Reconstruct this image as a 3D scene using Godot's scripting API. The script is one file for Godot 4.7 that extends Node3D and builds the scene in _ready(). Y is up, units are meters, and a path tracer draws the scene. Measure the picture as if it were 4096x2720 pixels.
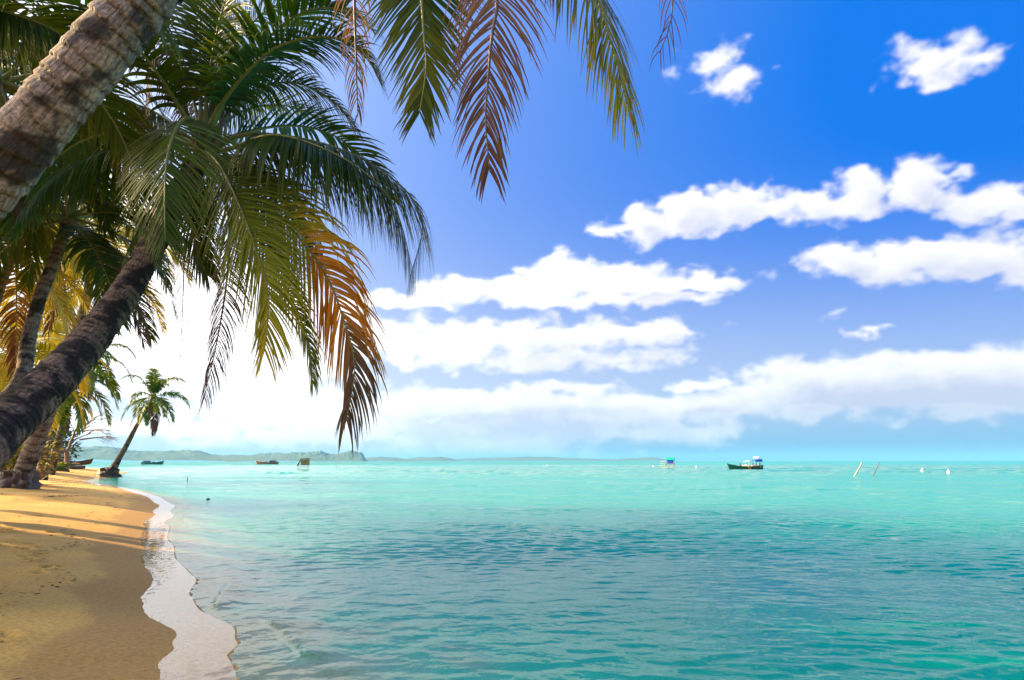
extends Node3D
# A palm beach under a low morning sun: sky, sea, sand, leaning coconut palms, boats and stilt huts.

const EXPO := 2.3
const SUN_AZ := -80.0
const SUN_EL := 24.0
const PHI := 0.0174532925

var rng := RandomNumberGenerator.new()
var na := FastNoiseLite.new()
var nb := FastNoiseLite.new()
var nc := FastNoiseLite.new()
var nl := FastNoiseLite.new()
var taken := {}
var M := {}

# ---------------------------------------------------------------- helpers
func put(o: Node3D, parent: Node) -> Node3D:
	parent.add_child(o, true)
	return o

func numbered(called: String) -> String:
	var n: int = taken.get(called, -1) + 1
	taken[called] = n
	return called if n == 0 else "%s_%03d" % [called, n]

func thing(called: String, label: String, category: String, at := Vector3.ZERO, group := "", turn := 0.0) -> Node3D:
	var o := Node3D.new()
	o.name = numbered(called)
	o.position = at
	o.rotation.y = turn
	add_child(o)
	tag(o, label, category, group)
	return o

func tag(o: Node, label: String, category: String, group := "") -> void:
	o.set_meta("label", label)
	o.set_meta("category", category)
	if group != "":
		o.set_meta("group", group)

func part(called: String, mesh: Mesh, mat: Material, parent: Node, at := Vector3.ZERO) -> MeshInstance3D:
	var o := MeshInstance3D.new()
	o.name = called
	o.mesh = mesh
	o.material_override = mat
	o.position = at
	parent.add_child(o, true)
	return o

func struct(called: String, mesh: Mesh, mat: Material) -> MeshInstance3D:
	var o := part(numbered(called), mesh, mat, self)
	o.set_meta("kind", "structure")
	return o

func stuff(called: String, mesh: Mesh, mat: Material, parent: Node, label := "", category := "") -> MeshInstance3D:
	var o := part(called, mesh, mat, parent)
	o.set_meta("kind", "stuff")
	if label != "":
		tag(o, label, category)
	return o

func lin(r: float, g: float, b: float) -> Color:
	return Color(r, g, b).linear_to_srgb()

func sm(a: float, b: float, x: float) -> float:
	var t := clampf((x - a) / (b - a), 0.0, 1.0)
	return t * t * (3.0 - 2.0 * t)

class Geo:
	var v := PackedVector3Array()
	var n := PackedVector3Array()
	var c := PackedColorArray()
	var u := PackedVector2Array()
	var i := PackedInt32Array()
	var colored := false
	var mapped := false
	func add(p: Vector3, normal: Vector3, col := Color.WHITE, uv := Vector2.ZERO) -> int:
		v.append(p); n.append(normal); c.append(col); u.append(uv)
		return v.size() - 1
	func tri(a: int, b: int, d: int) -> void:
		i.append(a); i.append(b); i.append(d)
	func quad(a: int, b: int, d: int, e: int) -> void:
		i.append(a); i.append(b); i.append(d)
		i.append(a); i.append(d); i.append(e)
	func flat(p: Array, col := Color.WHITE) -> void:      # a flat polygon, corners in order
		var nn: Vector3 = -(p[1] - p[0]).cross(p[2] - p[0]).normalized()
		var k := v.size()
		for q in p:
			add(q, nn, col)
		for j in range(1, p.size() - 1):
			tri(k, k + j, k + j + 1)
	func box(lo: Vector3, hi: Vector3, col := Color.WHITE, t := Transform3D()) -> void:
		var q := []
		for k in 8:
			q.append(t * Vector3(hi.x if k & 1 else lo.x, hi.y if k & 2 else lo.y, hi.z if k & 4 else lo.z))
		for f in [[0, 2, 3, 1], [4, 5, 7, 6], [0, 1, 5, 4], [2, 6, 7, 3], [0, 4, 6, 2], [1, 3, 7, 5]]:
			flat([q[f[3]], q[f[2]], q[f[1]], q[f[0]]], col)
	func tube(path: PackedVector3Array, radii: PackedFloat32Array, sides := 7, col := Color.WHITE, cap := true) -> void:
		var start := v.size()
		var side := Vector3.RIGHT
		for k in path.size():
			var dir := (path[mini(k + 1, path.size() - 1)] - path[maxi(k - 1, 0)]).normalized()
			if k == 0:
				side = dir.cross(Vector3.UP if absf(dir.y) < 0.9 else Vector3.RIGHT).normalized()
			side = (side - dir * side.dot(dir)).normalized()
			var other := dir.cross(side)
			for s in sides:
				var a := TAU * s / sides
				var o := side * cos(a) + other * sin(a)
				add(path[k] + o * radii[k], o, col, Vector2(float(s) / sides, k))
		for k in path.size() - 1:
			for s in sides:
				var a := start + k * sides + s
				var b := start + k * sides + (s + 1) % sides
				quad(a, a + sides, b + sides, b)
		if cap:
			for e in [0, path.size() - 1]:
				var mid := add(path[e], (path[e] - path[1 if e == 0 else e - 1]).normalized(), col)
				for s in sides:
					var a: int = start + e * sides + s
					var b: int = start + e * sides + (s + 1) % sides
					if e == 0: tri(mid, a, b)
					else: tri(mid, b, a)
	func mesh() -> ArrayMesh:
		var m := ArrayMesh.new()
		var a := []
		a.resize(Mesh.ARRAY_MAX)
		a[Mesh.ARRAY_VERTEX] = v
		a[Mesh.ARRAY_NORMAL] = n
		if colored: a[Mesh.ARRAY_COLOR] = c
		if mapped: a[Mesh.ARRAY_TEX_UV] = u
		a[Mesh.ARRAY_INDEX] = i
		m.add_surface_from_arrays(Mesh.PRIMITIVE_TRIANGLES, a)
		return m

func geo(colored := false, mapped := false) -> Geo:
	var g := Geo.new()
	g.colored = colored
	g.mapped = mapped
	return g

func smooth_path(p: Array, steps: int) -> PackedVector3Array:      # Catmull-Rom through the points, even in steps
	var out := PackedVector3Array()
	var total := steps
	for k in total + 1:
		var t := float(k) / total * (p.size() - 1)
		var a := mini(int(t), p.size() - 2)
		var f := t - a
		var p0: Vector3 = p[maxi(a - 1, 0)]
		var p1: Vector3 = p[a]
		var p2: Vector3 = p[a + 1]
		var p3: Vector3 = p[mini(a + 2, p.size() - 1)]
		out.append(0.5 * (2.0 * p1 + (p2 - p0) * f + (2.0 * p0 - 5.0 * p1 + 4.0 * p2 - p3) * f * f + (3.0 * p1 - p0 - 3.0 * p2 + p3) * f * f * f))
	return out

func even_path(p: Array, steps: int) -> PackedVector3Array:        # the same, evenly spaced along its length
	var fine := smooth_path(p, 160)
	var at := PackedFloat32Array([0.0])
	for k in range(1, fine.size()):
		at.append(at[k - 1] + fine[k].distance_to(fine[k - 1]))
	var out := PackedVector3Array()
	var j := 0
	for k in steps + 1:
		var want := at[-1] * k / steps
		while j < fine.size() - 2 and at[j + 1] < want:
			j += 1
		out.append(fine[j].lerp(fine[j + 1], clampf((want - at[j]) / maxf(at[j + 1] - at[j], 1e-6), 0.0, 1.0)))
	return out

func plain(r: float, g: float, b: float, rough := 0.7) -> StandardMaterial3D:
	var m := StandardMaterial3D.new()
	m.albedo_color = lin(r, g, b)
	m.roughness = rough
	return m

func noise_tex(size: int, freq: float, seed_: int, octaves: int, lo: Color, hi: Color, kind := FastNoiseLite.TYPE_SIMPLEX_SMOOTH) -> ImageTexture:
	var n := FastNoiseLite.new()
	n.noise_type = kind
	n.seed = seed_
	n.frequency = freq
	n.fractal_octaves = octaves
	var im := n.get_seamless_image(size, size)
	var out := Image.create_empty(size, size, false, Image.FORMAT_RGB8)
	for y in size:
		for x in size:
			out.set_pixel(x, y, lo.lerp(hi, im.get_pixel(x, y).r))
	return ImageTexture.create_from_image(out)

# ---------------------------------------------------------------- sky
# Clouds as ellipses of azimuth, height, half width, half height (degrees), weight and shade of the underside.
const CLOUDS := [
	[17.73, 30.80, 3.53, 1.68, 0.42, 0.60],
	[19.46, 29.62, 2.80, 1.73, 0.45, 0.60],
	[33.45, 27.57, 3.47, 1.75, 0.70, 0.60],
	[36.12, 26.68, 3.15, 1.03, 0.50, 0.60],
	[34.12, 25.96, 1.58, 0.93, 0.55, 0.70],
	[7.74, 18.92, 2.08, 0.94, 0.60, 0.40],
	[12.02, 19.39, 2.97, 1.86, 1.00, 0.70],
	[14.94, 19.86, 3.42, 2.19, 1.00, 0.70],
	[18.82, 19.99, 3.96, 2.29, 1.00, 0.70],
	[22.52, 19.71, 3.47, 1.70, 0.80, 0.70],
	[25.73, 19.42, 3.31, 1.49, 0.80, 0.70],
	[28.37, 19.64, 3.18, 2.14, 0.90, 0.70],
	[32.30, 19.53, 2.95, 2.44, 1.00, 0.70],
	[35.88, 17.74, 3.72, 1.80, 0.90, 0.70],
	[39.22, 16.72, 3.41, 1.44, 0.90, 0.70],
	[26.31, 15.10, 3.86, 1.58, 1.00, 0.70],
	[30.68, 14.51, 5.22, 1.83, 1.00, 0.70],
	[35.47, 13.93, 5.20, 1.92, 1.00, 0.70],
	[39.24, 12.84, 4.05, 1.89, 1.00, 0.70],
	[5.62, 15.78, 6.14, 1.74, 1.00, 0.20],
	[-0.02, 14.15, 9.48, 1.46, 1.00, 0.30],
	[10.39, 14.79, 6.01, 1.61, 1.00, 0.25],
	[15.38, 14.26, 5.44, 0.92, 0.90, 0.30],
	[13.20, 12.98, 4.85, 0.85, 0.80, 0.70],
	[-9.29, 13.33, 6.04, 1.01, 0.60, 0.30],
	[5.58, 13.44, 9.39, 1.09, 0.80, 0.30],
	[2.57, 10.40, 13.82, 1.75, 0.90, 0.70],
	[11.32, 10.39, 5.26, 1.43, 0.90, 0.70],
	[-6.65, 9.80, 11.87, 2.53, 0.90, 0.30],
	[4.39, 8.38, 11.96, 1.45, 0.70, 0.80],
	[-21.85, 9.50, 13.56, 7.12, 1.10, 0.10],
	[-30.27, 15.84, 9.16, 6.36, 0.90, 0.15],
	[-16.94, 3.88, 14.00, 3.83, 0.80, 0.25],
	[28.08, 9.37, 1.94, 0.36, 0.55, 0.20],
	[29.25, 9.65, 1.12, 0.29, 0.50, 0.20],
	[25.84, 11.07, 1.07, 0.36, 0.30, 0.60],
	[31.85, 6.38, 6.07, 1.12, 0.95, 0.60],
	[36.33, 5.61, 4.27, 1.18, 0.95, 0.60],
	[27.61, 5.52, 4.59, 1.10, 0.80, 0.70],
	[15.69, 6.34, 3.72, 0.70, 0.60, 0.60],
	[34.20, 3.95, 5.98, 1.51, 0.75, 0.70],
	[23.05, 4.39, 6.17, 1.48, 0.75, 0.70],
	[4.35, 5.66, 8.70, 1.09, 0.60, 0.60],
	[7.91, 3.66, 11.44, 1.62, 0.55, 0.70],
	[-6.52, 3.67, 8.99, 1.81, 0.60, 0.50],
]

func sun_vec() -> Vector3:
	return Vector3(sin(SUN_AZ * PHI) * cos(SUN_EL * PHI), sin(SUN_EL * PHI), -cos(SUN_AZ * PHI) * cos(SUN_EL * PHI))

# how thick the cloud is towards (az, e), and how strongly its underside greys
func cloud_at(az: float, e: float) -> Vector2:
	var ring := Vector3(cos(az * PHI) * 57.3, e * 1.7, sin(az * PHI) * 57.3)
	var w1 := na.get_noise_3dv(ring * 2.2)
	var w2 := na.get_noise_3dv(ring * 2.2 + Vector3(91, 17, 43))
	var ax := az + w1 * 1.8
	var ex := e + w2 * 0.9
	var fine := nb.get_noise_3dv(ring * 2.1 + Vector3(w1, w2, w1) * 2.0)
	var lump := -0.6 * nl.get_noise_3dv(ring + Vector3(w2, w1, w2) * 1.5) - 0.3
	var best := -9.0
	var dim := 0.0
	for b in CLOUDS:
		var de: float = (ex - b[1]) / b[3]
		if absf(de) > 2.2:
			continue
		var da: float = fposmod(ax - b[0] + 180.0, 360.0) - 180.0
		da /= b[2]
		if absf(da) > 2.2:
			continue
		var d: float = (1.0 - sqrt(da * da + de * de)) * b[4]
		if d > best:
			best = d
			dim = b[5]
	# banks near the horizon, and scattered fields of cumulus, go on all round
	var bank := nc.get_noise_3dv(Vector3(ring.x * 0.55, e * 3.1, ring.z * 0.55))
	var bk := 0.55 + 1.35 * bank - 0.9 * absf(e - 4.6) / 4.2
	if bk > best:
		best = bk
		dim = 0.85
	var away: float = sm(44.0, 60.0, absf(az))
	if away > 0.0 and e < 75.0:
		var field := nc.get_noise_3dv(Vector3(ring.x * 0.16, e * 0.45 + 40.0, ring.z * 0.16)) * 2.0 + 0.22
		field = field * away - (1.0 - away)
		if field > best:
			best = field
			dim = 0.6
	return Vector2(best * 1.15 + fine * 0.52 + lump * 0.46, dim)

func sky_color(az: float, el: float, sun: Vector3) -> Vector3:
	var e := maxf(el, 0.0)
	var dir := Vector3(sin(az * PHI) * cos(e * PHI), sin(e * PHI), -cos(az * PHI) * cos(e * PHI))
	var ang := acos(clampf(dir.dot(sun), -1.0, 1.0)) / PHI
	var near := maxf(ang - 22.0, 0.0)
	var pale := clampf(0.85 * exp(-pow(e / 13.0, 2.0)) + 1.9 * exp(-near / 30.0) - 0.19, 0.0, 1.0)
	var col := Vector3(0.004, 0.20, 0.88).lerp(Vector3(0.76, 0.86, 1.0), pale)
	var low := exp(-e / 3.4) * (0.25 + 0.72 * sm(40.0, 80.0, near))
	col = col.lerp(Vector3(0.07, 0.38, 0.66), low)
	var here := cloud_at(az, e)
	var cover := sm(0.0, 0.52, here.x) * 0.97
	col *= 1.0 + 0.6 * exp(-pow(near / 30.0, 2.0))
	if cover > 0.0:
		# light comes down from the sun's side: what lies that way shades this part of the cloud
		var over := cloud_at(az - 0.7, e + 0.8).x
		var over2 := cloud_at(az - 1.4, e + 1.9).x
		var deep := clampf(0.75 * maxf(over, 0.0) + 0.6 * maxf(over2, 0.0), 0.0, 1.5)
		var lit := clampf(1.15 - deep * 0.9, 0.0, 1.0)
		lit = lerpf(1.0, lit, here.y)
		var glare := 1.0 + 2.0 * exp(-pow(near / 33.0, 2.0))
		var cl := Vector3(0.58, 0.63, 0.86).lerp(Vector3(1.12, 1.10, 1.11), lit)
		cl = cl.lerp(Vector3(0.36, 0.62, 0.80), exp(-e / 2.4) * 0.75)
		col = col.lerp(cl * glare, cover)
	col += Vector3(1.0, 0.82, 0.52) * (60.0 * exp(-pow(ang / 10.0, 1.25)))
	return col

func build_sky() -> ImageTexture:
	var W := 3072
	var H := 1536
	var sun := sun_vec()
	var half := H / 2
	var data := PackedFloat32Array()
	data.resize(W * H * 4)
	data.fill(1.0)
	var step := 4
	# the whole vault at a quarter of the resolution, then the part in view in full
	var cw := W / step
	var ch := half / step + 1
	var coarse := PackedVector3Array()
	for y in ch + 1:
		for x in cw:
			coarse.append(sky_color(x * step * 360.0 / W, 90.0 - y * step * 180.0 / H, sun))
	var lo_az := -44.0
	var hi_az := 44.0
	var top := 46.0
	for y in half:
		var el := 90.0 - (y + 0.5) * 180.0 / H
		var cy := (y + 0.5) / step
		var y0 := int(cy)
		var fy := cy - y0
		for x in W:
			var az := (x + 0.5) * 360.0 / W
			if az > 180.0:
				az -= 360.0
			var c: Vector3
			if el < top and az > lo_az and az < hi_az:
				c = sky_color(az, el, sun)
			else:
				var cx := (x + 0.5) / step
				var x0 := int(cx)
				var fx := cx - x0
				x0 = x0 % cw
				var x1 := (x0 + 1) % cw
				c = coarse[y0 * cw + x0].lerp(coarse[y0 * cw + x1], fx).lerp(coarse[(y0 + 1) * cw + x0].lerp(coarse[(y0 + 1) * cw + x1], fx), fy)
			var k := (y * W + x) * 4
			data[k] = c.x / EXPO
			data[k + 1] = c.y / EXPO
			data[k + 2] = c.z / EXPO
	for y in range(half, H):
		for x in range(0, W * 4, 4):
			var k := y * W * 4 + x
			data[k] = 0.16
			data[k + 1] = 0.25
			data[k + 2] = 0.28
	return ImageTexture.create_from_image(Image.create_from_data(W, H, false, Image.FORMAT_RGBAF, data.to_byte_array()))

# ---------------------------------------------------------------- ground
# The shore runs from SHORE along ALONG; INLAND points up the beach. EDGE: how far inland the waterline lies at each distance along.
const SHORE := Vector2(-3.2, -5.8)
const ALONG := Vector2(-0.5478, -0.8366)
const INLAND := Vector2(-0.8366, 0.5478)
const EDGE := [[-60.0, 6.0], [-20.0, 1.2], [-6.0, 0.1], [-2.0, -0.12], [-0.29, -0.30], [0.17, -0.47], [0.79, -0.56], [1.9, -0.42], [2.72, -0.46], [4.12, -0.72], [5.99, -0.75], [8.85, -1.0], [13.46, -1.45], [17.43, -2.1], [22.57, -2.75], [29.61, -3.0], [38.68, -2.8], [51.34, -1.7], [63.0, -0.9], [72.0, -2.0], [84.0, -3.6], [100.0, -5.5], [118.0, -8.4], [128.0, -4.0], [150.0, 10.0], [200.0, 40.0], [400.0, 160.0]]

func edge(s: float) -> float:
	if s <= EDGE[0][0]:
		return EDGE[0][1]
	for k in range(1, EDGE.size()):
		if s < EDGE[k][0]:
			var t: float = (s - EDGE[k - 1][0]) / (EDGE[k][0] - EDGE[k - 1][0])
			return lerpf(EDGE[k - 1][1], EDGE[k][1], t * t * (3.0 - 2.0 * t))
	return EDGE[-1][1]

var feet := []

func sand_y(s: float, d: float) -> float:
	var q := d - edge(s)
	var x := SHORE.x + ALONG.x * s + INLAND.x * d
	var z := SHORE.y + ALONG.y * s + INLAND.y * d
	var h: float
	if q > 0.0:
		h = 0.028 + (0.95 + 0.25 * sm(30.0, 90.0, s)) * (1.0 - exp(-q / 6.3))
		h += nc.get_noise_2d(x * 5.0, z * 5.0) * 0.09 * sm(0.3, 4.0, q) + nb.get_noise_2d(x * 9.0, z * 9.0) * 0.016 * sm(1.2, 3.2, q)
	elif q > -0.55:
		h = 0.028 + 0.051 * q
	else:
		q += 0.55
		h = -1.1 * (1.0 - exp(q / 8.0)) + 0.016 * maxf(q, -130.0) + na.get_noise_2d(x * 12.0, z * 12.0) * 0.05 * sm(0.2, 3.0, -q)
	if s < 16.0 and q > 0.2 and q < 8.0:
		for f in feet:
			var dx: float = x - f.x
			var dz: float = z - f.y
			if absf(dx) < 0.34 and absf(dz) < 0.34:
				var a: float = dx * cos(f.z) + dz * sin(f.z)
				var b: float = -dx * sin(f.z) + dz * cos(f.z)
				var r := sqrt(pow(a / 0.14, 2.0) + pow(b / 0.065, 2.0))
				h += f.w * (-exp(-r * r * 0.9) + 0.45 * exp(-pow(r - 1.75, 2.0) * 4.0))
	return h

func on_sand(x: float, z: float) -> Vector3:
	var r := Vector2(x, z) - SHORE
	return Vector3(x, sand_y(r.dot(ALONG), r.dot(INLAND)), z)

func spaced(lo: float, hi: float, step: float, grow: float, far_lo: float, far_hi: float) -> PackedFloat32Array:
	var left := []
	var st := step
	var x := lo
	while x > far_lo:
		st *= grow
		x -= st
		left.push_front(maxf(x, far_lo))
	var out := PackedFloat32Array(left)
	x = lo
	while x < hi:
		out.append(x)
		x += step
	st = step
	while x < far_hi:
		out.append(x)
		st *= grow
		x += st
	out.append(far_hi)
	return out

func build_ground() -> void:
	for k in 64:        # footprints up and down the beach
		var s := rng.randf_range(-1.5, 11.0)
		var lane := [0.9, 1.7, 2.3, 3.0, 3.6][k % 5] as float
		var d := edge(s) + lane + 0.5 + rng.randf_range(-0.3, 0.3)
		var p := SHORE + ALONG * s + INLAND * d
		feet.append(Vector4(p.x, p.y, rng.randf_range(-0.5, 0.5) + 1.0, rng.randf_range(0.03, 0.065)))
	var ss := spaced(-3.0, 11.0, 0.06, 1.055, -12500.0, 12500.0)
	var ds := spaced(-1.5, 5.5, 0.06, 1.07, -12500.0, 12500.0)
	var g := geo(true)
	var nd := ds.size()
	for s in ss:
		var ed := edge(s)
		for d in ds:
			var y := sand_y(s, d)
			var e := 0.05 + 0.01 * (absf(s) + absf(d))
			var gs := (sand_y(s + e, d) - y) / e
			var gd := (sand_y(s, d + e) - y) / e
			var nn := Vector3(-gs * ALONG.x - gd * INLAND.x, 1.0, -gs * ALONG.y - gd * INLAND.y).normalized()
			var p := SHORE + ALONG * s + INLAND * d
			# dry sand, damp sand below the tide mark, pale seabed, dark soil under the trees
			var q := d - ed
			var mott := na.get_noise_2d(p.x * 7.0, p.y * 7.0)
			var c := Color(0.80, 0.47, 0.095).lerp(Color(0.70, 0.40, 0.085), clampf(0.5 + mott, 0.0, 1.0))
			var damp := sm(0.12, -0.12, q - 0.75 - 0.5 * nb.get_noise_2d(p.x * 3.0, p.y * 3.0))
			c = c.lerp(Color(0.55, 0.30, 0.070), damp)
			c = c.lerp(Color(0.55, 0.45, 0.26), sm(0.6, 1.6, -q + mott * 0.6))
			# teal light scattered by the water, put into the bottom colour past the surf
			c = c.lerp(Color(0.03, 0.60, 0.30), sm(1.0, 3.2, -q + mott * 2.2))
			var weed := sm(0.12, 0.30, nc.get_noise_2d(p.x * 2.2 + 50.0, p.y * 2.2)) * sm(9.0, 16.0, -q)
			c = c.lerp(Color(0.02, 0.20, 0.15), weed * 0.8)
			c = c.lerp(Color(0.13, 0.12, 0.05), sm(-0.6, 0.6, (q - 10.0) * 0.4 + mott * 2.0))
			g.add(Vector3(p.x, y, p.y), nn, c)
	for a in ss.size() - 1:
		for b in nd - 1:
			var k := a * nd + b
			g.quad(k, k + 1, k + nd + 1, k + nd)
	var m := StandardMaterial3D.new()
	m.vertex_color_use_as_albedo = true
	m.roughness = 0.85
	m.albedo_texture = noise_tex(512, 0.05, 5, 5, Color(0.78, 0.78, 0.78), Color(1, 1, 1))
	m.heightmap_enabled = true
	m.heightmap_texture = m.albedo_texture
	m.heightmap_scale = 4.0
	m.uv1_triplanar = true
	m.uv1_world_triplanar = true
	m.uv1_scale = Vector3(0.55, 0.55, 0.55)
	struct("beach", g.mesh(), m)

# ---------------------------------------------------------------- sea
const CRESTS := [[Vector2(-11.40, -23.53), Vector2(-9.03, -19.49), Vector2(-5.98, -13.87), Vector2(-4.84, -11.75), Vector2(-3.69, -9.39), Vector2(-3.34, -8.10), Vector2(-2.98, -7.46)], [Vector2(-2.56, -7.46), Vector2(-2.20, -6.92), Vector2(-1.89, -6.37), Vector2(-1.54, -5.77)]]

var trains := []

func wave(x: float, z: float, r: float, cell: float) -> Vector3:      # height and its slope along x and z
	var q := (Vector2(x, z) - SHORE).dot(INLAND) - edge((Vector2(x, z) - SHORE).dot(ALONG))
	var off := -q
	var deep := sm(0.3, 6.0, off)
	var patch := clampf(0.75 + 1.3 * nc.get_noise_2d(x * 2.6, z * 2.6), 0.15, 1.6)
	var wind := sm(60.0, 110.0, -z) * 1.0
	var warp := nc.get_noise_2d(x * 6.0, z * 6.0) * 3.0
	var h := 0.0
	var gx := 0.0
	var gz := 0.0
	for t in trains:
		var lam: float = t[0]
		if lam < cell * 2.6:
			continue
		var k: float = TAU / lam
		var amp: float = t[1] * (0.12 + 0.6 * deep) * patch
		if lam > 1.5:
			amp = t[1] * deep * (0.25 + 1.2 * wind)
		var ph: float = k * (x * t[2] + z * t[3]) + t[4] + warp * t[5]
		var c := cos(ph)
		h += amp * sin(ph)
		gx += amp * k * t[2] * c
		gz += amp * k * t[3] * c
	return Vector3(h, gx, gz)

func crest_y(x: float, z: float) -> float:
	var out := 0.0
	for line in CRESTS:
		var best := 9.0
		var sgn := 1.0
		var along := 0.0
		for k in line.size() - 1:
			var a: Vector2 = line[k]
			var b: Vector2 = line[k + 1]
			var t := clampf((Vector2(x, z) - a).dot(b - a) / (b - a).length_squared(), 0.0, 1.0)
			var off := Vector2(x, z) - a.lerp(b, t)
			if off.length() < best:
				best = off.length()
				sgn = signf(off.dot(INLAND))
				along = (k + t) / (line.size() - 1)
		if best > 1.0:
			continue
		var w := maxf(0.05, -z * 0.008) if sgn > 0.0 else 0.22
		var hgt := 0.036 * sm(0.0, 0.15, along) * sm(1.0, 0.8, along) * (0.85 + 0.4 * nc.get_noise_2d(x * 14.0, z * 14.0))
		out += maxf(hgt, 0.0) * exp(-pow(best / w, 2.0))
	return out

func build_sea() -> void:
	var r0 := RandomNumberGenerator.new()
	r0.seed = 77
	for w in [[0.13, 0.0017], [0.17, 0.0028], [0.22, 0.0042], [0.28, 0.0056], [0.36, 0.0062], [0.47, 0.0046], [0.62, 0.0042], [0.85, 0.0036], [1.2, 0.0034], [1.9, 0.010], [3.1, 0.018], [5.0, 0.032], [8.0, 0.05], [13.0, 0.07]]:
		for j in 2:
			var a := (-98.0 + r0.randf_range(-34.0, 34.0)) * PHI
			trains.append([w[0] * r0.randf_range(0.9, 1.1), w[1] * 0.8, cos(a), -sin(a), r0.randf() * TAU, r0.randf_range(0.6, 1.4)])
	var g := geo()
	var angles := PackedFloat32Array()
	var a := -180.0
	while a < 180.0:
		angles.append(a)
		a += 0.32 if absf(a) < 48.0 else 4.0
	var radii := PackedFloat32Array()
	var r := 2.6
	while r < 12000.0:
		radii.append(r)
		r *= 1.005 if r < 24.0 else 1.0085 if r < 60.0 else 1.014 if r < 300.0 else 1.10
	radii.append(12000.0)
	var na_ := angles.size()
	g.add(Vector3.ZERO, Vector3.UP)
	for rr in radii:
		var cell := rr * 0.005 if rr < 24.0 else rr * 0.0085 if rr < 60.0 else rr * 0.014
		for ang in angles:
			var x := sin(ang * PHI) * rr
			var z := -cos(ang * PHI) * rr
			if absf(ang) < 52.0 and rr < 900.0:
				var w := wave(x, z, rr, maxf(cell, 0.045))
				var y := w.x
				var nx := w.y
				var nz := w.z
				if rr < 26.0:
					var c := crest_y(x, z)
					if c > 0.0005:
						y += c
						nx += (crest_y(x + 0.01, z) - c) * 100.0
						nz += (crest_y(x, z + 0.01) - c) * 100.0
				g.add(Vector3(x, y, z), Vector3(-nx, 1.0, -nz).normalized())
			else:
				g.add(Vector3(x, 0, z), Vector3.UP)
	for k in na_:
		g.tri(0, 1 + k, 1 + (k + 1) % na_)
	for ri in radii.size() - 1:
		for k in na_:
			var p := 1 + ri * na_ + k
			var p2 := 1 + ri * na_ + (k + 1) % na_
			g.quad(p, p + na_, p2 + na_, p2)
	var m := StandardMaterial3D.new()
	m.transparency = BaseMaterial3D.TRANSPARENCY_ALPHA
	var wc := lin(0.0, 0.46, 0.28)
	wc.a = 0.27
	m.albedo_color = wc
	m.roughness = 0.03
	m.metallic_specular = 0.34
	m.normal_enabled = true
	var nt := FastNoiseLite.new()
	nt.noise_type = FastNoiseLite.TYPE_SIMPLEX_SMOOTH
	nt.seed = 31
	nt.frequency = 0.02
	nt.fractal_octaves = 4
	var im := nt.get_seamless_image(512, 512)
	im.bump_map_to_normal_map(5.0)
	m.normal_texture = ImageTexture.create_from_image(im)
	m.normal_scale = 0.3
	m.uv1_triplanar = true
	m.uv1_world_triplanar = true
	m.uv1_scale = Vector3(0.16, 0.16, 0.16)
	struct("sea", g.mesh(), m)
	# the film of water that a spent wave leaves on the sand, up to the scalloped edge
	var film := geo()
	var ss := spaced(-4.0, 12.0, 0.05, 1.04, -9.0, 60.0)
	for s in ss:
		for k in 11:
			var f := k / 10.0
			var q := lerpf(0.05 * nb.get_noise_2d(s * 6.0, 7.0), -0.52, f)
			var d := edge(s) + q
			var p := SHORE + ALONG * s + INLAND * d
			film.add(Vector3(p.x, sand_y(s, d) + 0.005 * sm(0.0, 0.08, f) + 0.001, p.y), Vector3(0.02 * nb.get_noise_2d(p.x * 40.0, p.y * 40.0), 1.0, 0.03 * nb.get_noise_2d(p.x * 40.0 + 9.0, p.y * 60.0)).normalized())
	for a2 in ss.size() - 1:
		for k in 10:
			var i := a2 * 11 + k
			film.quad(i, i + 11, i + 12, i + 1)
	var clear := StandardMaterial3D.new()
	clear.transparency = BaseMaterial3D.TRANSPARENCY_ALPHA
	clear.albedo_color = Color(0.8, 0.85, 0.85, 0.03)
	clear.roughness = 0.02
	clear.metallic_specular = 0.42
	struct("swash_water", film.mesh(), clear)
	var fog := FogVolume.new()
	fog.name = "water_body"
	fog.shape = RenderingServer.FOG_VOLUME_SHAPE_BOX
	fog.size = Vector3(24000, 7.94, 24000)
	fog.position = Vector3(0, -4.03, 0)
	var fm := FogMaterial.new()
	fm.albedo = lin(0.0, 0.68, 0.64)
	fm.density = 0.35
	fog.material = fm
	fog.set_meta("kind", "structure")
	add_child(fog)

# ---------------------------------------------------------------- palms
const DEEP := Color(0.028, 0.062, 0.005)
const GREEN := Color(0.042, 0.085, 0.005)
const LIME := Color(0.17, 0.21, 0.008)
const GOLD := Color(0.52, 0.38, 0.02)  # yellowed leaf; in the gold crowns it also carries painted sunlight
const ORANGE := Color(0.62, 0.20, 0.010)
const BROWN := Color(0.13, 0.065, 0.038)
const STRAW := Color(0.50, 0.34, 0.15)
const DUSK := Color(0.24, 0.14, 0.09)

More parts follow.
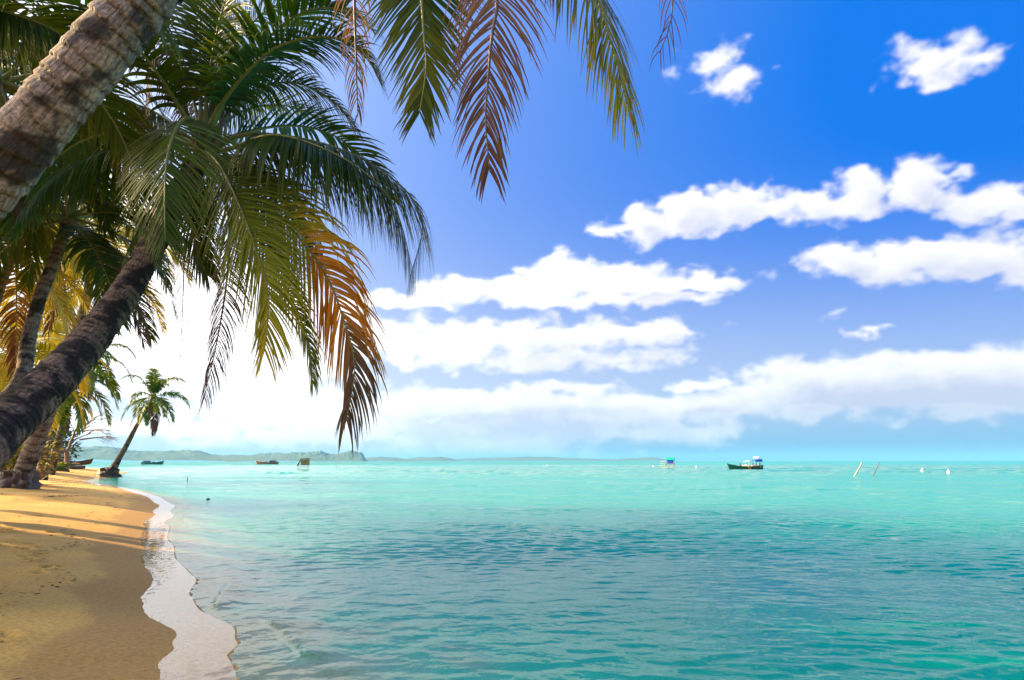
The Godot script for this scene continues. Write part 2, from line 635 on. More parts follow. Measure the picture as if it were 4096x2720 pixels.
func leaf_materials() -> void:
	var m := StandardMaterial3D.new()
	m.vertex_color_use_as_albedo = true
	m.roughness = 0.42
	m.metallic_specular = 0.32
	m.cull_mode = BaseMaterial3D.CULL_DISABLED
	m.backlight_enabled = true
	m.backlight = Color(0.66, 0.7, 0.3)
	M.leaf = m
	var d := m.duplicate() as StandardMaterial3D
	d.roughness = 0.8
	d.backlight = Color(0.6, 0.5, 0.4)
	M.dry = d
	var r := StandardMaterial3D.new()
	r.vertex_color_use_as_albedo = true
	r.roughness = 0.5
	M.stalk = r
	# bark: grey brown, cracked along the stem, mottled; the relief comes from the same picture
	var n := FastNoiseLite.new()
	n.noise_type = FastNoiseLite.TYPE_SIMPLEX_SMOOTH
	n.seed = 12
	n.frequency = 0.03
	n.fractal_octaves = 5
	var mott := n.get_seamless_image(512, 512)
	n.seed = 44
	n.frequency = 0.035
	n.fractal_octaves = 3
	var fib := n.get_seamless_image(512, 96)
	fib.resize(512, 512, Image.INTERPOLATE_CUBIC)
	# cracks that run along the stem, each for a stretch
	var crk := PackedFloat32Array()
	crk.resize(512 * 512)
	var rc := RandomNumberGenerator.new()
	rc.seed = 6
	for k in 120:
		var x := rc.randf() * 512.0
		var y0 := rc.randi() % 512
		for y in rc.randi_range(20, 110):
			x += rc.randf_range(-0.35, 0.35)
			var deep := rc.randf_range(0.5, 1.0)
			crk[((y0 + y) % 512) * 512 + posmod(int(x), 512)] = deep
			crk[((y0 + y) % 512) * 512 + posmod(int(x) + 1, 512)] = deep * 0.8
	var im := Image.create_empty(512, 512, false, Image.FORMAT_RGB8)
	var hm := Image.create_empty(512, 512, false, Image.FORMAT_RGB8)
	for y in 512:
		for x in 512:
			var a := mott.get_pixel(x, y).r
			var f := fib.get_pixel(x, y).r
			var crack := crk[y * 512 + x]
			var v := clampf(0.55 + 0.45 * a + 0.35 * (f - 0.5), 0.0, 1.0) * (1.0 - 0.65 * crack)
			im.set_pixel(x, y, Color(v, v * 0.985, v * 0.965))
			var h := clampf(0.4 + 0.3 * a + 0.25 * f - 0.5 * crack, 0.0, 1.0)
			hm.set_pixel(x, y, Color(h, h, h))
	var b := StandardMaterial3D.new()
	b.vertex_color_use_as_albedo = true
	b.albedo_texture = ImageTexture.create_from_image(im)
	b.heightmap_enabled = true
	b.heightmap_texture = ImageTexture.create_from_image(hm)
	b.heightmap_scale = 1.6
	b.roughness = 0.85
	M.bark = b

func blade(g: Geo, root: Vector3, dir: Vector3, face: Vector3, length: float, width: float, sag: float, segs: int, c0: Color, c1: Color) -> void:
	var w := dir.cross(face).normalized()
	var p := root
	var step := length / segs
	var start := g.v.size()
	for k in segs + 1:
		var f := float(k) / segs
		var wide := width * (0.55 + 0.45 * sm(0.0, 0.2, f)) * (1.0 - pow(f, 2.2) * 0.93) * 0.5
		w = (w - dir * w.dot(dir)).normalized()
		var nn := w.cross(dir)
		var col := c0.lerp(c1, f * f)
		g.add(p - w * wide, (nn - w * 0.35).normalized(), col)
		g.add(p + w * wide, (nn + w * 0.35).normalized(), col)
		dir = (dir + Vector3.DOWN * (sag * (0.35 + f) / segs)).normalized()
		p += dir * step
	for k in segs:
		var a := start + k * 2
		g.quad(a, a + 2, a + 3, a + 1)

# A frond along POINTS. O: length and width of the leaflets, pairs, sag, lift, bare (share of the stalk without leaflets), side, colours as [[t, colour] ...], gone (share of missing leaflets), dry.
func frond(parent: Node, points: Array, o: Dictionary) -> MeshInstance3D:
	var steps := 26
	var path := even_path(points, steps)
	var length := 0.0
	for k in steps:
		length += path[k].distance_to(path[k + 1])
	var chord := path[steps] - path[0]
	var side: Vector3 = o.get("side", chord.cross(Vector3.UP))
	side = side.normalized()
	var dry: bool = o.get("dry", false)
	var cols: Array = o.get("cols", [[0.0, GREEN], [1.0, GREEN]])
	var stalk := geo(true)
	var radii := PackedFloat32Array()
	var thick: float = o.get("thick", 0.034)
	for k in steps + 1:
		var f := float(k) / steps
		radii.append(thick * (1.7 * exp(-f * 14.0) + 1.0 - 0.9 * f))
	stalk.tube(path, radii, 6, colour_at(cols, 0.0).lerp(Color(0.26, 0.24, 0.05) if not dry else BROWN, 0.6))
	var body := part("frond", stalk.mesh(), M.stalk, parent)
	var g := geo(true)
	var pairs: int = int(o.get("pairs", 80) * 1.25)
	var bare: float = o.get("bare", 0.2)
	var big: float = o.get("leaf", 1.0)
	var wide: float = o.get("wide", 0.045)
	var sag: float = o.get("sag", 1.2)
	var lift: float = o.get("lift", 0.25)
	var gone: float = o.get("gone", 0.04)
	var segs: int = o.get("segs", 6)
	var lean: float = o.get("lean", 0.0)
	var clump := 0.0
	for k in pairs:
		var t := bare + (1.0 - bare) * (k + 0.5) / pairs
		clump = lerpf(clump, rng.randf_range(-1.0, 1.0), 0.45)
		for s in [-1.0, 1.0]:
			if rng.randf() < gone:
				continue
			var at: float = clampf(t + rng.randf_range(-0.3, 0.3) / pairs, 0.0, 1.0) * steps
			var i := mini(int(at), steps - 1)
			var root := path[i].lerp(path[i + 1], at - i)
			var tan := (path[i + 1] - path[i]).normalized()
			var sd := (side - tan * side.dot(tan)).normalized()
			var face := sd.cross(tan)
			if face.y < -0.2 and not o.has("side"):
				face = -face
			var u := (t - bare) / (1.0 - bare)
			var prof := (0.55 + 0.45 * sm(0.0, 0.25, u)) * (1.0 - 0.62 * pow(u, 2.5))
			var phi := lerpf(o.get("fwd", 0.32), 1.08, u) + rng.randf_range(-0.12, 0.12) + clump * 0.06
			var dir: Vector3 = (sd * s * cos(phi) + tan * sin(phi) + face * (lift + rng.randf_range(-0.12, 0.12)) + Vector3.DOWN * lean * (1.0 - 0.8 * u)).normalized()
			var c := colour_at(cols, clampf(u + rng.randf_range(-0.05, 0.05), 0.0, 1.0))
			c *= rng.randf_range(0.75, 1.3)
			c.a = 1.0
			var tip := c.lerp(GOLD if not dry else BROWN, rng.randf_range(0.0, 0.35))
			blade(g, root, dir, face, big * prof * rng.randf_range(0.85, 1.1), wide * rng.randf_range(0.75, 1.1) * (1.0 - 0.35 * u), sag * rng.randf_range(0.65, 1.4) + absf(clump) * 0.15, segs, c, tip)
	stuff("leaflets", g.mesh(), M.dry if dry else M.leaf, body)
	return body

func colour_at(cols: Array, t: float) -> Color:
	for k in range(1, cols.size()):
		if t <= cols[k][0]:
			var a: Color = cols[k - 1][1]
			return a.lerp(cols[k][1], clampf((t - cols[k - 1][0]) / maxf(cols[k][0] - cols[k - 1][0], 1e-4), 0.0, 1.0))
	return cols[-1][1]

# A ringed trunk along POINTS; RADII as [[share of the length, radius] ...]; fine: metres between rings of vertices.
func trunk(parent: Node, points: Array, radii: Array, fine: float, sides: int, ring: float, light: Color, dark: Color, stain: float, seed_: int) -> MeshInstance3D:
	var length := 0.0
	for k in points.size() - 1:
		length += (points[k + 1] as Vector3).distance_to(points[k])
	var steps := int(length / fine)
	var path := even_path(points, steps)
	var g := geo(true, true)
	var r := RandomNumberGenerator.new()
	r.seed = seed_
	var scars := [0.0]
	while scars[-1] < length + 1.0:
		scars.append(scars[-1] + ring * r.randf_range(0.6, 1.45))
	var tilts := []
	for s in scars:
		tilts.append(Vector3(r.randf_range(-0.3, 0.3), r.randf_range(0, TAU), r.randf_range(0.55, 1.25)))
	var side := Vector3.RIGHT
	for k in steps + 1:
		var dir := (path[mini(k + 1, steps)] - path[maxi(k - 1, 0)]).normalized()
		if k == 0:
			side = dir.cross(Vector3(0.2, 0.1, 1)).normalized()
		side = (side - dir * side.dot(dir)).normalized()
		var other := dir.cross(side)
		var along := length * k / steps
		var rad := 0.2
		var f := float(k) / steps
		for j in range(1, radii.size()):
			if f <= radii[j][0]:
				rad = lerpf(radii[j - 1][1], radii[j][1], sm(radii[j - 1][0], radii[j][0], f))
				break
		var at := scars.bsearch(along)
		for s in sides + 1:
			var a := TAU * (s % sides) / sides
			var o := side * cos(a) + other * sin(a)
			var p := path[k] + o * rad
			# where this point lies between two leaf scars, each scar a little tilted
			var j := maxi(at - 2, 0)
			var lo: float = -1.0
			var hi: float = 1e9
			var which := 0
			while j < mini(at + 3, scars.size()):
				var y: float = scars[j] + tilts[j].x * rad * cos(a - tilts[j].y) + nb.get_noise_2d(cos(a) * 9.0 + j * 7.0, sin(a) * 9.0) * ring * 0.22
				if y <= along and y > lo:
					lo = y
					which = j
				if y > along and y < hi:
					hi = y
				j += 1
			var b := clampf((along - lo) / maxf(hi - lo, 0.01), 0.0, 1.0)
			var n1 := na.get_noise_3d(p.x * 30.0, p.y * 30.0, p.z * 30.0)
			var cut := maxf(0.009, fine * 0.55)
			var groove: float = exp(-pow((1.0 - b) * (hi - lo) / cut, 2.0)) + 0.7 * exp(-pow(b * (hi - lo) / cut, 2.0))
			var swell: float = tilts[which].z * (0.15 * pow(1.0 - b, 1.2) - 0.05) * minf(1.0, ring / rad * 1.4)
			p += o * rad * (swell - 0.035 * groove + 0.014 * n1)
			var n2 := nb.get_noise_3d(p.x * 20.0, p.y * 20.0, p.z * 20.0)
			var n3 := na.get_noise_3d(p.x * 6.0 + 30.0, p.y * 6.0, p.z * 6.0)
			var spot := sm(0.02, 0.22, n2 + n3 * 0.5 + stain)
			var col := light.lerp(dark, spot * 0.9)
			col = col.lerp(dark, clampf(groove, 0.0, 1.0) * 0.9)
			col *= 1.0 + 0.35 * n1
			col.a = 1.0
			g.add(p, o, col, Vector2(float(s) / sides * 2.0, along / 0.6))
	var w := sides + 1
	# normals from the built relief
	for k in steps + 1:
		for s in w:
			var e := g.v[mini(k + 1, steps) * w + s] - g.v[maxi(k - 1, 0) * w + s]
			var q := g.v[k * w + (s + 1) % sides] - g.v[k * w + (s + sides - 1) % sides]
			var nn := q.cross(e).normalized()
			if nn.dot(g.n[k * w + s]) < 0.0:
				nn = -nn
			g.n[k * w + s] = nn
	for k in steps:
		for s in sides:
			var a := k * w + s
			g.quad(a, a + w, a + w + 1, a + 1)
	return part("trunk", g.mesh(), M.bark, parent)

func local(points: Array, o: Vector3) -> Array:
	var out := []
	for p in points:
		out.append(p - o)
	return out

# the crown of a palm further off: fronds from a small set that is shared
var sets := {}

func frond_set(kind: String) -> Array:
	if sets.has(kind):
		return sets[kind]
	var out := []
	var holder := Node3D.new()
	var many := 9
	for k in many:
		var up := lerpf(1.35, -1.15, float(k) / (many - 1)) + rng.randf_range(-0.08, 0.08)     # from upright to hanging
		var pts := [Vector3.ZERO]
		var dir := Vector3(cos(up), sin(up), 0)
		for j in 7:
			pts.append(pts[-1] + dir * (1.0 / 7.0))
			dir = (dir + Vector3.DOWN * (0.10 + 0.10 * j) * (1.0 if up > -0.5 else 0.5) + Vector3(0, 0, rng.randf_range(-0.05, 0.05))).normalized()
		for j in pts.size():
			pts[j] *= 4.3
		var old := k >= many - 2
		var c := [[0.0, GREEN], [0.6, GREEN.lerp(LIME, 0.5)], [1.0, LIME]]
		if kind.begins_with("gold"):
			c = [[0.0, LIME.lerp(GOLD, 0.3)], [0.4, GOLD], [1.0, GOLD.lerp(ORANGE, 0.15)]]  # sunlight passing through the fronds is put into this gold
		if kind.begins_with("dark"):
			c = [[0.0, DEEP], [0.6, DEEP.lerp(GREEN, 0.6)], [1.0, GREEN]]
		if old:
			c = [[0.0, GOLD.lerp(BROWN, 0.4)], [0.5, BROWN], [1.0, BROWN]]
		var side := Vector3(0, 0, 1).rotated(Vector3.RIGHT, rng.randf_range(-0.3, 0.3))
		out.append(frond(holder, pts, {"cols": c, "pairs": 28 if kind.ends_with("_far") else 46, "leaf": 1.1, "wide": 0.17 if kind.ends_with("_far") else 0.09, "sag": 2.2 if old else rng.randf_range(1.0, 1.7), "segs": 5, "bare": 0.16, "side": side, "dry": old, "gone": 0.25 if old else 0.05, "lift": 0.3}))
	sets[kind] = out
	return out

func crown(parent: Node, at: Vector3, count: int, size: float, kind: String, high: float, low: float, spin := 0.0) -> void:
	var pool := frond_set(kind)
	for k in count:
		var f := float(k) / (count - 1)
		var e := clampf(lerpf(high, low, f), 0.0, 1.0) * (pool.size() - 1)
		var src: MeshInstance3D = pool[clampi(int(round(e + rng.randf_range(-0.4, 0.4))), 0, pool.size() - 1)]
		var o := src.duplicate() as MeshInstance3D
		o.name = "frond"
		var s := size * rng.randf_range(0.85, 1.12)
		o.transform = Transform3D(Basis(Vector3.UP, spin + k * 2.399 + rng.randf_range(-0.25, 0.25)) * Basis(Vector3.RIGHT, rng.randf_range(-0.2, 0.2)) * Basis.from_scale(Vector3.ONE * s), at)
		parent.add_child(o, true)

func root_clump(parent: Node, r: float, tall: float, seed_: int, stretch := Vector3.ONE, c := Color(0.13, 0.08, 0.045)) -> void:
	var g := geo(true)
	var nu := 40
	var nv := 16
	for b in nv + 1:
		for a in nu + 1:
			var th := TAU * (a % nu) / nu
			var f := float(b) / nv
			var nz := na.get_noise_3d(cos(th) * 14.0 + seed_, f * 12.0, sin(th) * 14.0)
			var nf := nb.get_noise_3d(cos(th) * 30.0 + seed_, f * 25.0, sin(th) * 30.0)
			var rr := r * (lerpf(1.55, 0.72, pow(f, 0.55)) + 0.5 * nz + 0.25 * nf)
			if b == nv:
				rr *= 0.2
			var p := Vector3(cos(th) * rr, -0.3 + (tall + 0.3) * f + nf * 0.08, sin(th) * rr) * stretch
			g.add(p, Vector3.UP, c * (0.7 + 0.8 * maxf(nf, -0.4)))
	for b in nv:
		for a in nu:
			var k := b * (nu + 1) + a
			g.quad(k, k + 1, k + nu + 2, k + nu + 1)
	for b in nv + 1:
		for a in nu + 1:
			var e := g.v[mini(b + 1, nv) * (nu + 1) + a] - g.v[maxi(b - 1, 0) * (nu + 1) + a]
			var q := g.v[b * (nu + 1) + (a + 1) % nu] - g.v[b * (nu + 1) + (a + nu - 1) % nu]
			g.n[b * (nu + 1) + a] = -e.cross(q).normalized() * (-1.0 if (-e.cross(q)).dot(Vector3(g.v[b * (nu + 1) + a].x, 0.02, g.v[b * (nu + 1) + a].z)) < 0.0 else 1.0)
	for col in g.c.size():
		g.c[col].a = 1.0
	part("root_clump", g.mesh(), M.stalk, parent)

func build_near_palms() -> void:
	# the palm overhead: a thick leaning trunk, its crown above the picture, a few tips hanging into it
	var base := Vector3(-5.7, 0.45, -5.0)
	var b := thing("coconut_palm", "nearest coconut palm, thick ringed grey trunk slanting across the upper corner", "palm tree", base, "coconut palms along the beach")
	var top := Vector3(-1.12, 7.05, -4.50)
	trunk(b, local([base + Vector3(0, -0.3, 0), Vector3(-4.31, 2.42, -4.50), Vector3(-3.73, 3.02, -4.25), Vector3(-3.27, 3.45, -4.10), Vector3(-2.81, 3.98, -4.00), Vector3(-2.42, 4.58, -4.00), Vector3(-2.01, 5.37, -4.10), Vector3(-1.57, 6.28, -4.30), top], base), [[0.0, 0.27], [0.12, 0.2], [0.5, 0.187], [1.0, 0.15]], 0.015, 64, 0.105, Color(0.43, 0.325, 0.26), Color(0.03, 0.018, 0.012), 0.03, 5)
	var R := Vector3.RIGHT
	frond(b, local([top, Vector3(-0.90, 6.37, -4.60), Vector3(-0.74, 5.66, -4.70), Vector3(-0.69, 5.09, -4.70), Vector3(-0.67, 4.81, -4.72), Vector3(-0.65, 4.55, -4.75), Vector3(-0.70, 4.21, -4.80)], base), {"side": R, "cols": [[0.0, DEEP], [0.6, DEEP.lerp(GREEN, 0.5)], [0.85, GREEN.lerp(GOLD, 0.15)], [1.0, DEEP]], "leaf": 0.72, "wide": 0.032, "pairs": 100, "sag": 0.45, "lift": 0.1})
	frond(b, local([top, Vector3(-0.46, 6.18, -4.35), Vector3(-0.16, 5.35, -4.30), Vector3(-0.10, 4.79, -4.30), Vector3(-0.14, 4.50, -4.30), Vector3(-0.16, 4.22, -4.32), Vector3(-0.18, 3.92, -4.35), Vector3(-0.15, 3.55, -4.40)], base), {"side": R, "cols": [[0.0, BROWN], [0.5, DUSK.lerp(BROWN, 0.4)], [1.0, BROWN]], "leaf": 0.72, "wide": 0.026, "pairs": 96, "sag": 1.3, "dry": true, "gone": 0.18, "lift": 0.0})
	frond(b, local([top, Vector3(-0.40, 6.72, -4.75), Vector3(0.27, 5.95, -4.85), Vector3(0.69, 5.24, -4.90), Vector3(0.76, 4.95, -4.90), Vector3(0.83, 4.68, -4.90), Vector3(0.91, 4.34, -4.95)], base), {"side": Vector3(-0.75, 0, 0.66), "cols": [[0.0, DEEP], [0.5, GREEN.lerp(BROWN, 0.3)], [1.0, GREEN.lerp(GOLD, 0.35)]], "leaf": 1.05, "wide": 0.034, "pairs": 90, "sag": 1.9, "lift": -0.1})
	frond(b, local([top, Vector3(-0.10, 6.79, -4.60), Vector3(0.80, 6.15, -4.70), Vector3(1.20, 5.45, -4.75), Vector3(1.24, 5.00, -4.75), Vector3(1.14, 4.70, -4.80)], base), {"side": R, "cols": [[0.0, BROWN], [0.7, ORANGE.lerp(BROWN, 0.5)], [1.0, BROWN]], "leaf": 0.6, "wide": 0.012, "pairs": 40, "sag": 2.6, "dry": true, "gone": 0.35, "lift": 0.0})
	frond(b, local([top, Vector3(-1.44, 6.94, -5.20), Vector3(-1.37, 6.02, -5.30), Vector3(-1.36, 5.53, -5.30), Vector3(-1.33, 5.06, -5.30), Vector3(-1.29, 4.44, -5.30)], base), {"side": R, "cols": [[0.0, BROWN], [0.6, STRAW.lerp(ORANGE, 0.4)], [1.0, BROWN]], "leaf": 0.5, "wide": 0.018, "pairs": 50, "sag": 3.5, "dry": true, "gone": 0.3, "lift": 0.0})

	# the palm that leans out over the water
	base = on_sand(-8.6, -6.3) + Vector3(0, -0.25, 0)
	var p := thing("coconut_palm", "leaning coconut palm with dark ringed trunk and broad crown over the water", "palm tree", base, "coconut palms along the beach")
	top = Vector3(-5.33, 6.70, -11.00)
	trunk(p, local([base, Vector3(-6.23, 1.38, -7.30), Vector3(-6.19, 2.00, -8.30), Vector3(-6.21, 2.53, -9.00), Vector3(-6.13, 3.29, -9.70), Vector3(-6.01, 4.18, -10.30), Vector3(-5.87, 5.08, -10.70), Vector3(-5.71, 5.80, -10.90), top], base), [[0.0, 0.43], [0.22, 0.37], [0.5, 0.27], [0.8, 0.20], [0.94, 0.18], [1.0, 0.13]], 0.02, 48, 0.115, Color(0.38, 0.235, 0.16), Color(0.018, 0.009, 0.006), 0.12, 9)
	var gr := [[0.0, DEEP], [0.5, DEEP.lerp(GREEN, 0.6)], [1.0, GREEN]]
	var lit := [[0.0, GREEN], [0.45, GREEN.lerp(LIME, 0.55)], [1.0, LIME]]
	var c0 := Vector3(-5.33, 6.93, -11.00)
	var cr := func(pts: Array, o: Dictionary) -> void:
		var all := [c0 + Vector3(rng.randf_range(-0.06, 0.06), rng.randf_range(-0.2, 0.1), rng.randf_range(-0.06, 0.06))]
		all.append_array(pts)
		frond(p, local(all, base), o)
	# out over the water, arching
	cr.call([Vector3(-4.71, 7.09, -10.90), Vector3(-3.74, 6.94, -10.60), Vector3(-2.64, 6.55, -10.40), Vector3(-1.83, 5.99, -10.30), Vector3(-1.40, 5.33, -10.20), Vector3(-1.56, 4.37, -10.10)], {"side": Vector3(0.15, 0, 1), "cols": gr, "leaf": 1.55, "wide": 0.062, "pairs": 110, "sag": 1.8, "lift": 0.05, "lean": 0.45})
	cr.call([Vector3(-4.65, 6.73, -10.60), Vector3(-3.88, 6.76, -10.20), Vector3(-3.06, 6.44, -9.90), Vector3(-2.26, 5.93, -9.70), Vector3(-1.73, 5.30, -9.60), Vector3(-1.43, 4.31, -9.50)], {"side": Vector3(0.1, 0, 1), "cols": [[0.0, DEEP], [0.6, GREEN.lerp(DEEP, 0.4)], [1.0, GREEN]], "leaf": 1.55, "wide": 0.062, "pairs": 105, "sag": 2.3, "lift": 0.0, "lean": 0.9})
	# down and out: green, then one dying orange to brown
	cr.call([Vector3(-4.78, 6.38, -10.50), Vector3(-4.24, 5.53, -10.10), Vector3(-3.89, 4.82, -9.90), Vector3(-3.59, 4.02, -9.80), Vector3(-3.60, 3.19, -9.80)], {"side": Vector3(1, 0, 0.35), "cols": [[0.0, GREEN], [0.4, LIME], [0.8, LIME.lerp(GOLD, 0.4)], [1.0, GOLD]], "leaf": 1.4, "wide": 0.05, "pairs": 96, "sag": 1.0, "bare": 0.12})
	cr.call([Vector3(-4.79, 6.47, -10.70), Vector3(-4.22, 5.91, -10.40), Vector3(-3.40, 5.13, -10.10), Vector3(-2.84, 4.42, -10.00), Vector3(-2.52, 3.74, -9.90), Vector3(-2.28, 2.97, -9.80), Vector3(-2.37, 2.18, -9.80)], {"side": Vector3(0.9, 0, 0.4), "cols": [[0.0, DEEP], [0.2, GREEN.lerp(LIME, 0.4)], [0.36, GOLD], [0.46, ORANGE], [0.66, ORANGE], [0.76, ORANGE.lerp(BROWN, 0.7)], [0.84, BROWN], [1.0, BROWN]], "leaf": 1.45, "wide": 0.055, "pairs": 100, "sag": 2.2, "bare": 0.12})
	cr.call([Vector3(-5.02, 6.84, -11.40), Vector3(-4.45, 6.59, -11.60), Vector3(-3.91, 5.97, -11.70), Vector3(-3.56, 5.31, -11.70), Vector3(-3.41, 5.03, -11.70)], {"side": Vector3(0.6, 0, 0.8), "cols": gr, "leaf": 1.0, "pairs": 80, "sag": 1.7})
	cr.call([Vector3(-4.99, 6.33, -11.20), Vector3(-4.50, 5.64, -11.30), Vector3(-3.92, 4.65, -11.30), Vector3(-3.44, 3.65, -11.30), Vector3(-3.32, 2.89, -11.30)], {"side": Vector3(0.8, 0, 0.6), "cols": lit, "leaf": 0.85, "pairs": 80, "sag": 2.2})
	# towards the camera, hanging broadside
	cr.call([Vector3(-5.15, 7.01, -10.20), Vector3(-5.00, 6.56, -9.50), Vector3(-4.95, 5.94, -9.20), Vector3(-4.86, 5.27, -9.05), Vector3(-4.77, 4.60, -9.00)], {"side": Vector3(1, 0, 0.1), "cols": [[0.0, GREEN], [0.4, GREEN.lerp(LIME, 0.25)], [1.0, GREEN]], "leaf": 1.2, "wide": 0.042, "pairs": 92, "sag": 0.7, "fwd": 0.2, "bare": 0.22, "thick": 0.045})
	# upwards and to the sides, dark against the sky
	cr.call([Vector3(-4.99, 7.46, -10.70), Vector3(-4.38, 7.91, -10.30), Vector3(-3.74, 8.21, -10.00), Vector3(-2.96, 8.23, -9.80), Vector3(-2.38, 7.97, -9.70), Vector3(-2.02, 7.32, -9.60)], {"side": Vector3(0.1, 0, 1), "cols": gr, "leaf": 1.15, "wide": 0.046, "pairs": 96, "sag": 1.6, "thick": 0.045})
	cr.call([Vector3(-5.33, 7.93, -11.20), Vector3(-5.13, 9.04, -11.40), Vector3(-4.58, 9.93, -11.50), Vector3(-3.78, 10.26, -11.60), Vector3(-3.08, 9.97, -11.70)], {"side": Vector3(0.2, 0, 1), "cols": gr, "leaf": 1.1, "pairs": 90, "sag": 1.5})
	cr.call([Vector3(-5.44, 7.91, -11.00), Vector3(-5.55, 9.02, -11.00), Vector3(-5.57, 10.37, -11.00), Vector3(-5.18, 11.23, -10.80), Vector3(-4.75, 11.35, -10.60)], {"side": Vector3(1, 0, 0.2), "cols": gr, "leaf": 1.1, "pairs": 90, "sag": 0.8})
	cr.call([Vector3(-5.23, 8.03, -10.80), Vector3(-4.98, 9.01, -10.50), Vector3(-4.58, 9.87, -10.20), Vector3(-4.04, 10.32, -10.00)], {"side": Vector3(1, 0, 0.3), "cols": gr, "leaf": 1.05, "pairs": 90, "sag": 0.9})
	cr.call([Vector3(-5.63, 7.83, -11.20), Vector3(-6.04, 8.97, -11.30), Vector3(-6.64, 9.91, -11.40), Vector3(-7.40, 10.45, -11.50)], {"side": Vector3(0.5, 0, 1), "cols": gr, "leaf": 1.1, "pairs": 90, "sag": 1.4})
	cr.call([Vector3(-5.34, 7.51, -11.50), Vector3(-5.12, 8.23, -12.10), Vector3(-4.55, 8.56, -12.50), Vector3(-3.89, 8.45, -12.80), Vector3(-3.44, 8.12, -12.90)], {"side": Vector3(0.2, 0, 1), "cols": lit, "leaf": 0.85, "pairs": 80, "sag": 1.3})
	cr.call([Vector3(-5.13, 7.65, -11.30), Vector3(-4.71, 8.30, -11.50), Vector3(-4.05, 8.57, -11.70), Vector3(-3.37, 8.27, -11.80), Vector3(-2.87, 7.66, -11.80)], {"side": Vector3(0.2, 0, 1), "cols": gr, "leaf": 1.05, "pairs": 84, "sag": 1.9})
	# to the land side
	cr.call([Vector3(-5.85, 7.21, -11.20), Vector3(-6.43, 7.07, -11.00), Vector3(-6.97, 6.74, -10.80), Vector3(-7.50, 6.25, -10.60), Vector3(-7.85, 5.69, -10.50)], {"side": Vector3(0.1, 0, 1), "cols": gr, "leaf": 1.15, "wide": 0.05, "pairs": 96, "sag": 2.0})
	cr.call([Vector3(-6.17, 7.66, -11.60), Vector3(-7.02, 8.22, -11.90), Vector3(-7.81, 8.33, -12.10), Vector3(-8.41, 7.97, -12.20), Vector3(-8.72, 7.36, -12.20)], {"side": Vector3(0.1, 0, 1), "cols": gr, "leaf": 1.1, "pairs": 90, "sag": 1.9})
	cr.call([Vector3(-5.74, 6.88, -11.40), Vector3(-6.29, 6.44, -11.70), Vector3(-6.74, 5.81, -11.80), Vector3(-7.01, 5.28, -11.90)], {"side": Vector3(0.8, 0, 0.6), "cols": gr, "leaf": 1.0, "pairs": 80, "sag": 1.4})
	cr.call([Vector3(-5.57, 6.51, -11.20), Vector3(-5.61, 5.86, -11.30), Vector3(-5.47, 5.22, -11.40), Vector3(-5.26, 4.77, -11.40)], {"side": Vector3(1, 0, 0.4), "cols": gr, "leaf": 0.95, "pairs": 80, "sag": 1.2})
	# dead ones
	cr.call([Vector3(-5.58, 7.56, -10.80), Vector3(-5.73, 8.24, -10.60), Vector3(-5.92, 8.50, -10.50), Vector3(-6.04, 8.11, -10.40), Vector3(-6.04, 7.39, -10.40)], {"side": Vector3(0.6, 0, 0.8), "cols": [[0.0, BROWN], [0.45, BROWN], [0.7, STRAW], [1.0, STRAW]], "leaf": 0.7, "wide": 0.03, "pairs": 70, "sag": 3.2, "dry": true, "gone": 0.2})
	cr.call([Vector3(-4.95, 6.29, -10.90), Vector3(-4.68, 5.46, -10.80), Vector3(-4.62, 4.41, -10.70), Vector3(-4.71, 3.42, -10.70), Vector3(-4.84, 2.55, -10.70)], {"side": Vector3(1, 0, 0.3), "cols": [[0.0, BROWN], [1.0, BROWN.lerp(DUSK, 0.3)]], "leaf": 0.8, "wide": 0.022, "pairs": 84, "sag": 2.2, "dry": true, "gone": 0.2, "bare": 0.3})
	cr.call([Vector3(-5.38, 6.25, -10.80), Vector3(-5.37, 5.42, -10.70), Vector3(-5.32, 4.57, -10.70), Vector3(-5.28, 3.75, -10.70), Vector3(-5.26, 3.22, -10.70)], {"side": Vector3(1, 0, 0.2), "cols": [[0.0, BROWN], [1.0, BROWN]], "leaf": 0.55, "wide": 0.010, "pairs": 60, "sag": 1.6, "dry": true, "gone": 0.45, "bare": 0.35, "thick": 0.02})
	cr.call([Vector3(-5.11, 7.30, -11.10), Vector3(-5.02, 8.15, -11.00), Vector3(-4.95, 8.95, -10.90), Vector3(-5.02, 9.99, -10.90)], {"side": Vector3(1, 0, 0.2), "cols": [[0.0, BROWN], [1.0, BROWN]], "leaf": 0.5, "wide": 0.012, "pairs": 50, "sag": 3.0, "dry": true, "gone": 0.4})
	crown(p, c0 - base, 7, 0.98, "dark", 0.0, 0.34, 1.1)
	# ragged brown sheaths at the foot of the crown
	var sh := geo(true)
	for k in 34:
		var a := rng.randf() * TAU
		var o := Vector3(cos(a), 0, sin(a))
		var c := BROWN.lerp(STRAW, rng.randf() * 0.5)
		blade(sh, top - base + o * 0.13 + Vector3.UP * rng.randf_range(-0.15, 0.35), (o * 0.7 + Vector3.UP * rng.randf_range(-0.5, 0.9)).normalized(), Vector3.UP, rng.randf_range(0.3, 0.75), rng.randf_range(0.05, 0.12), rng.randf_range(1.0, 3.5), 5, c, BROWN)
	stuff("fibre_sheath", sh.mesh(), M.dry, p)

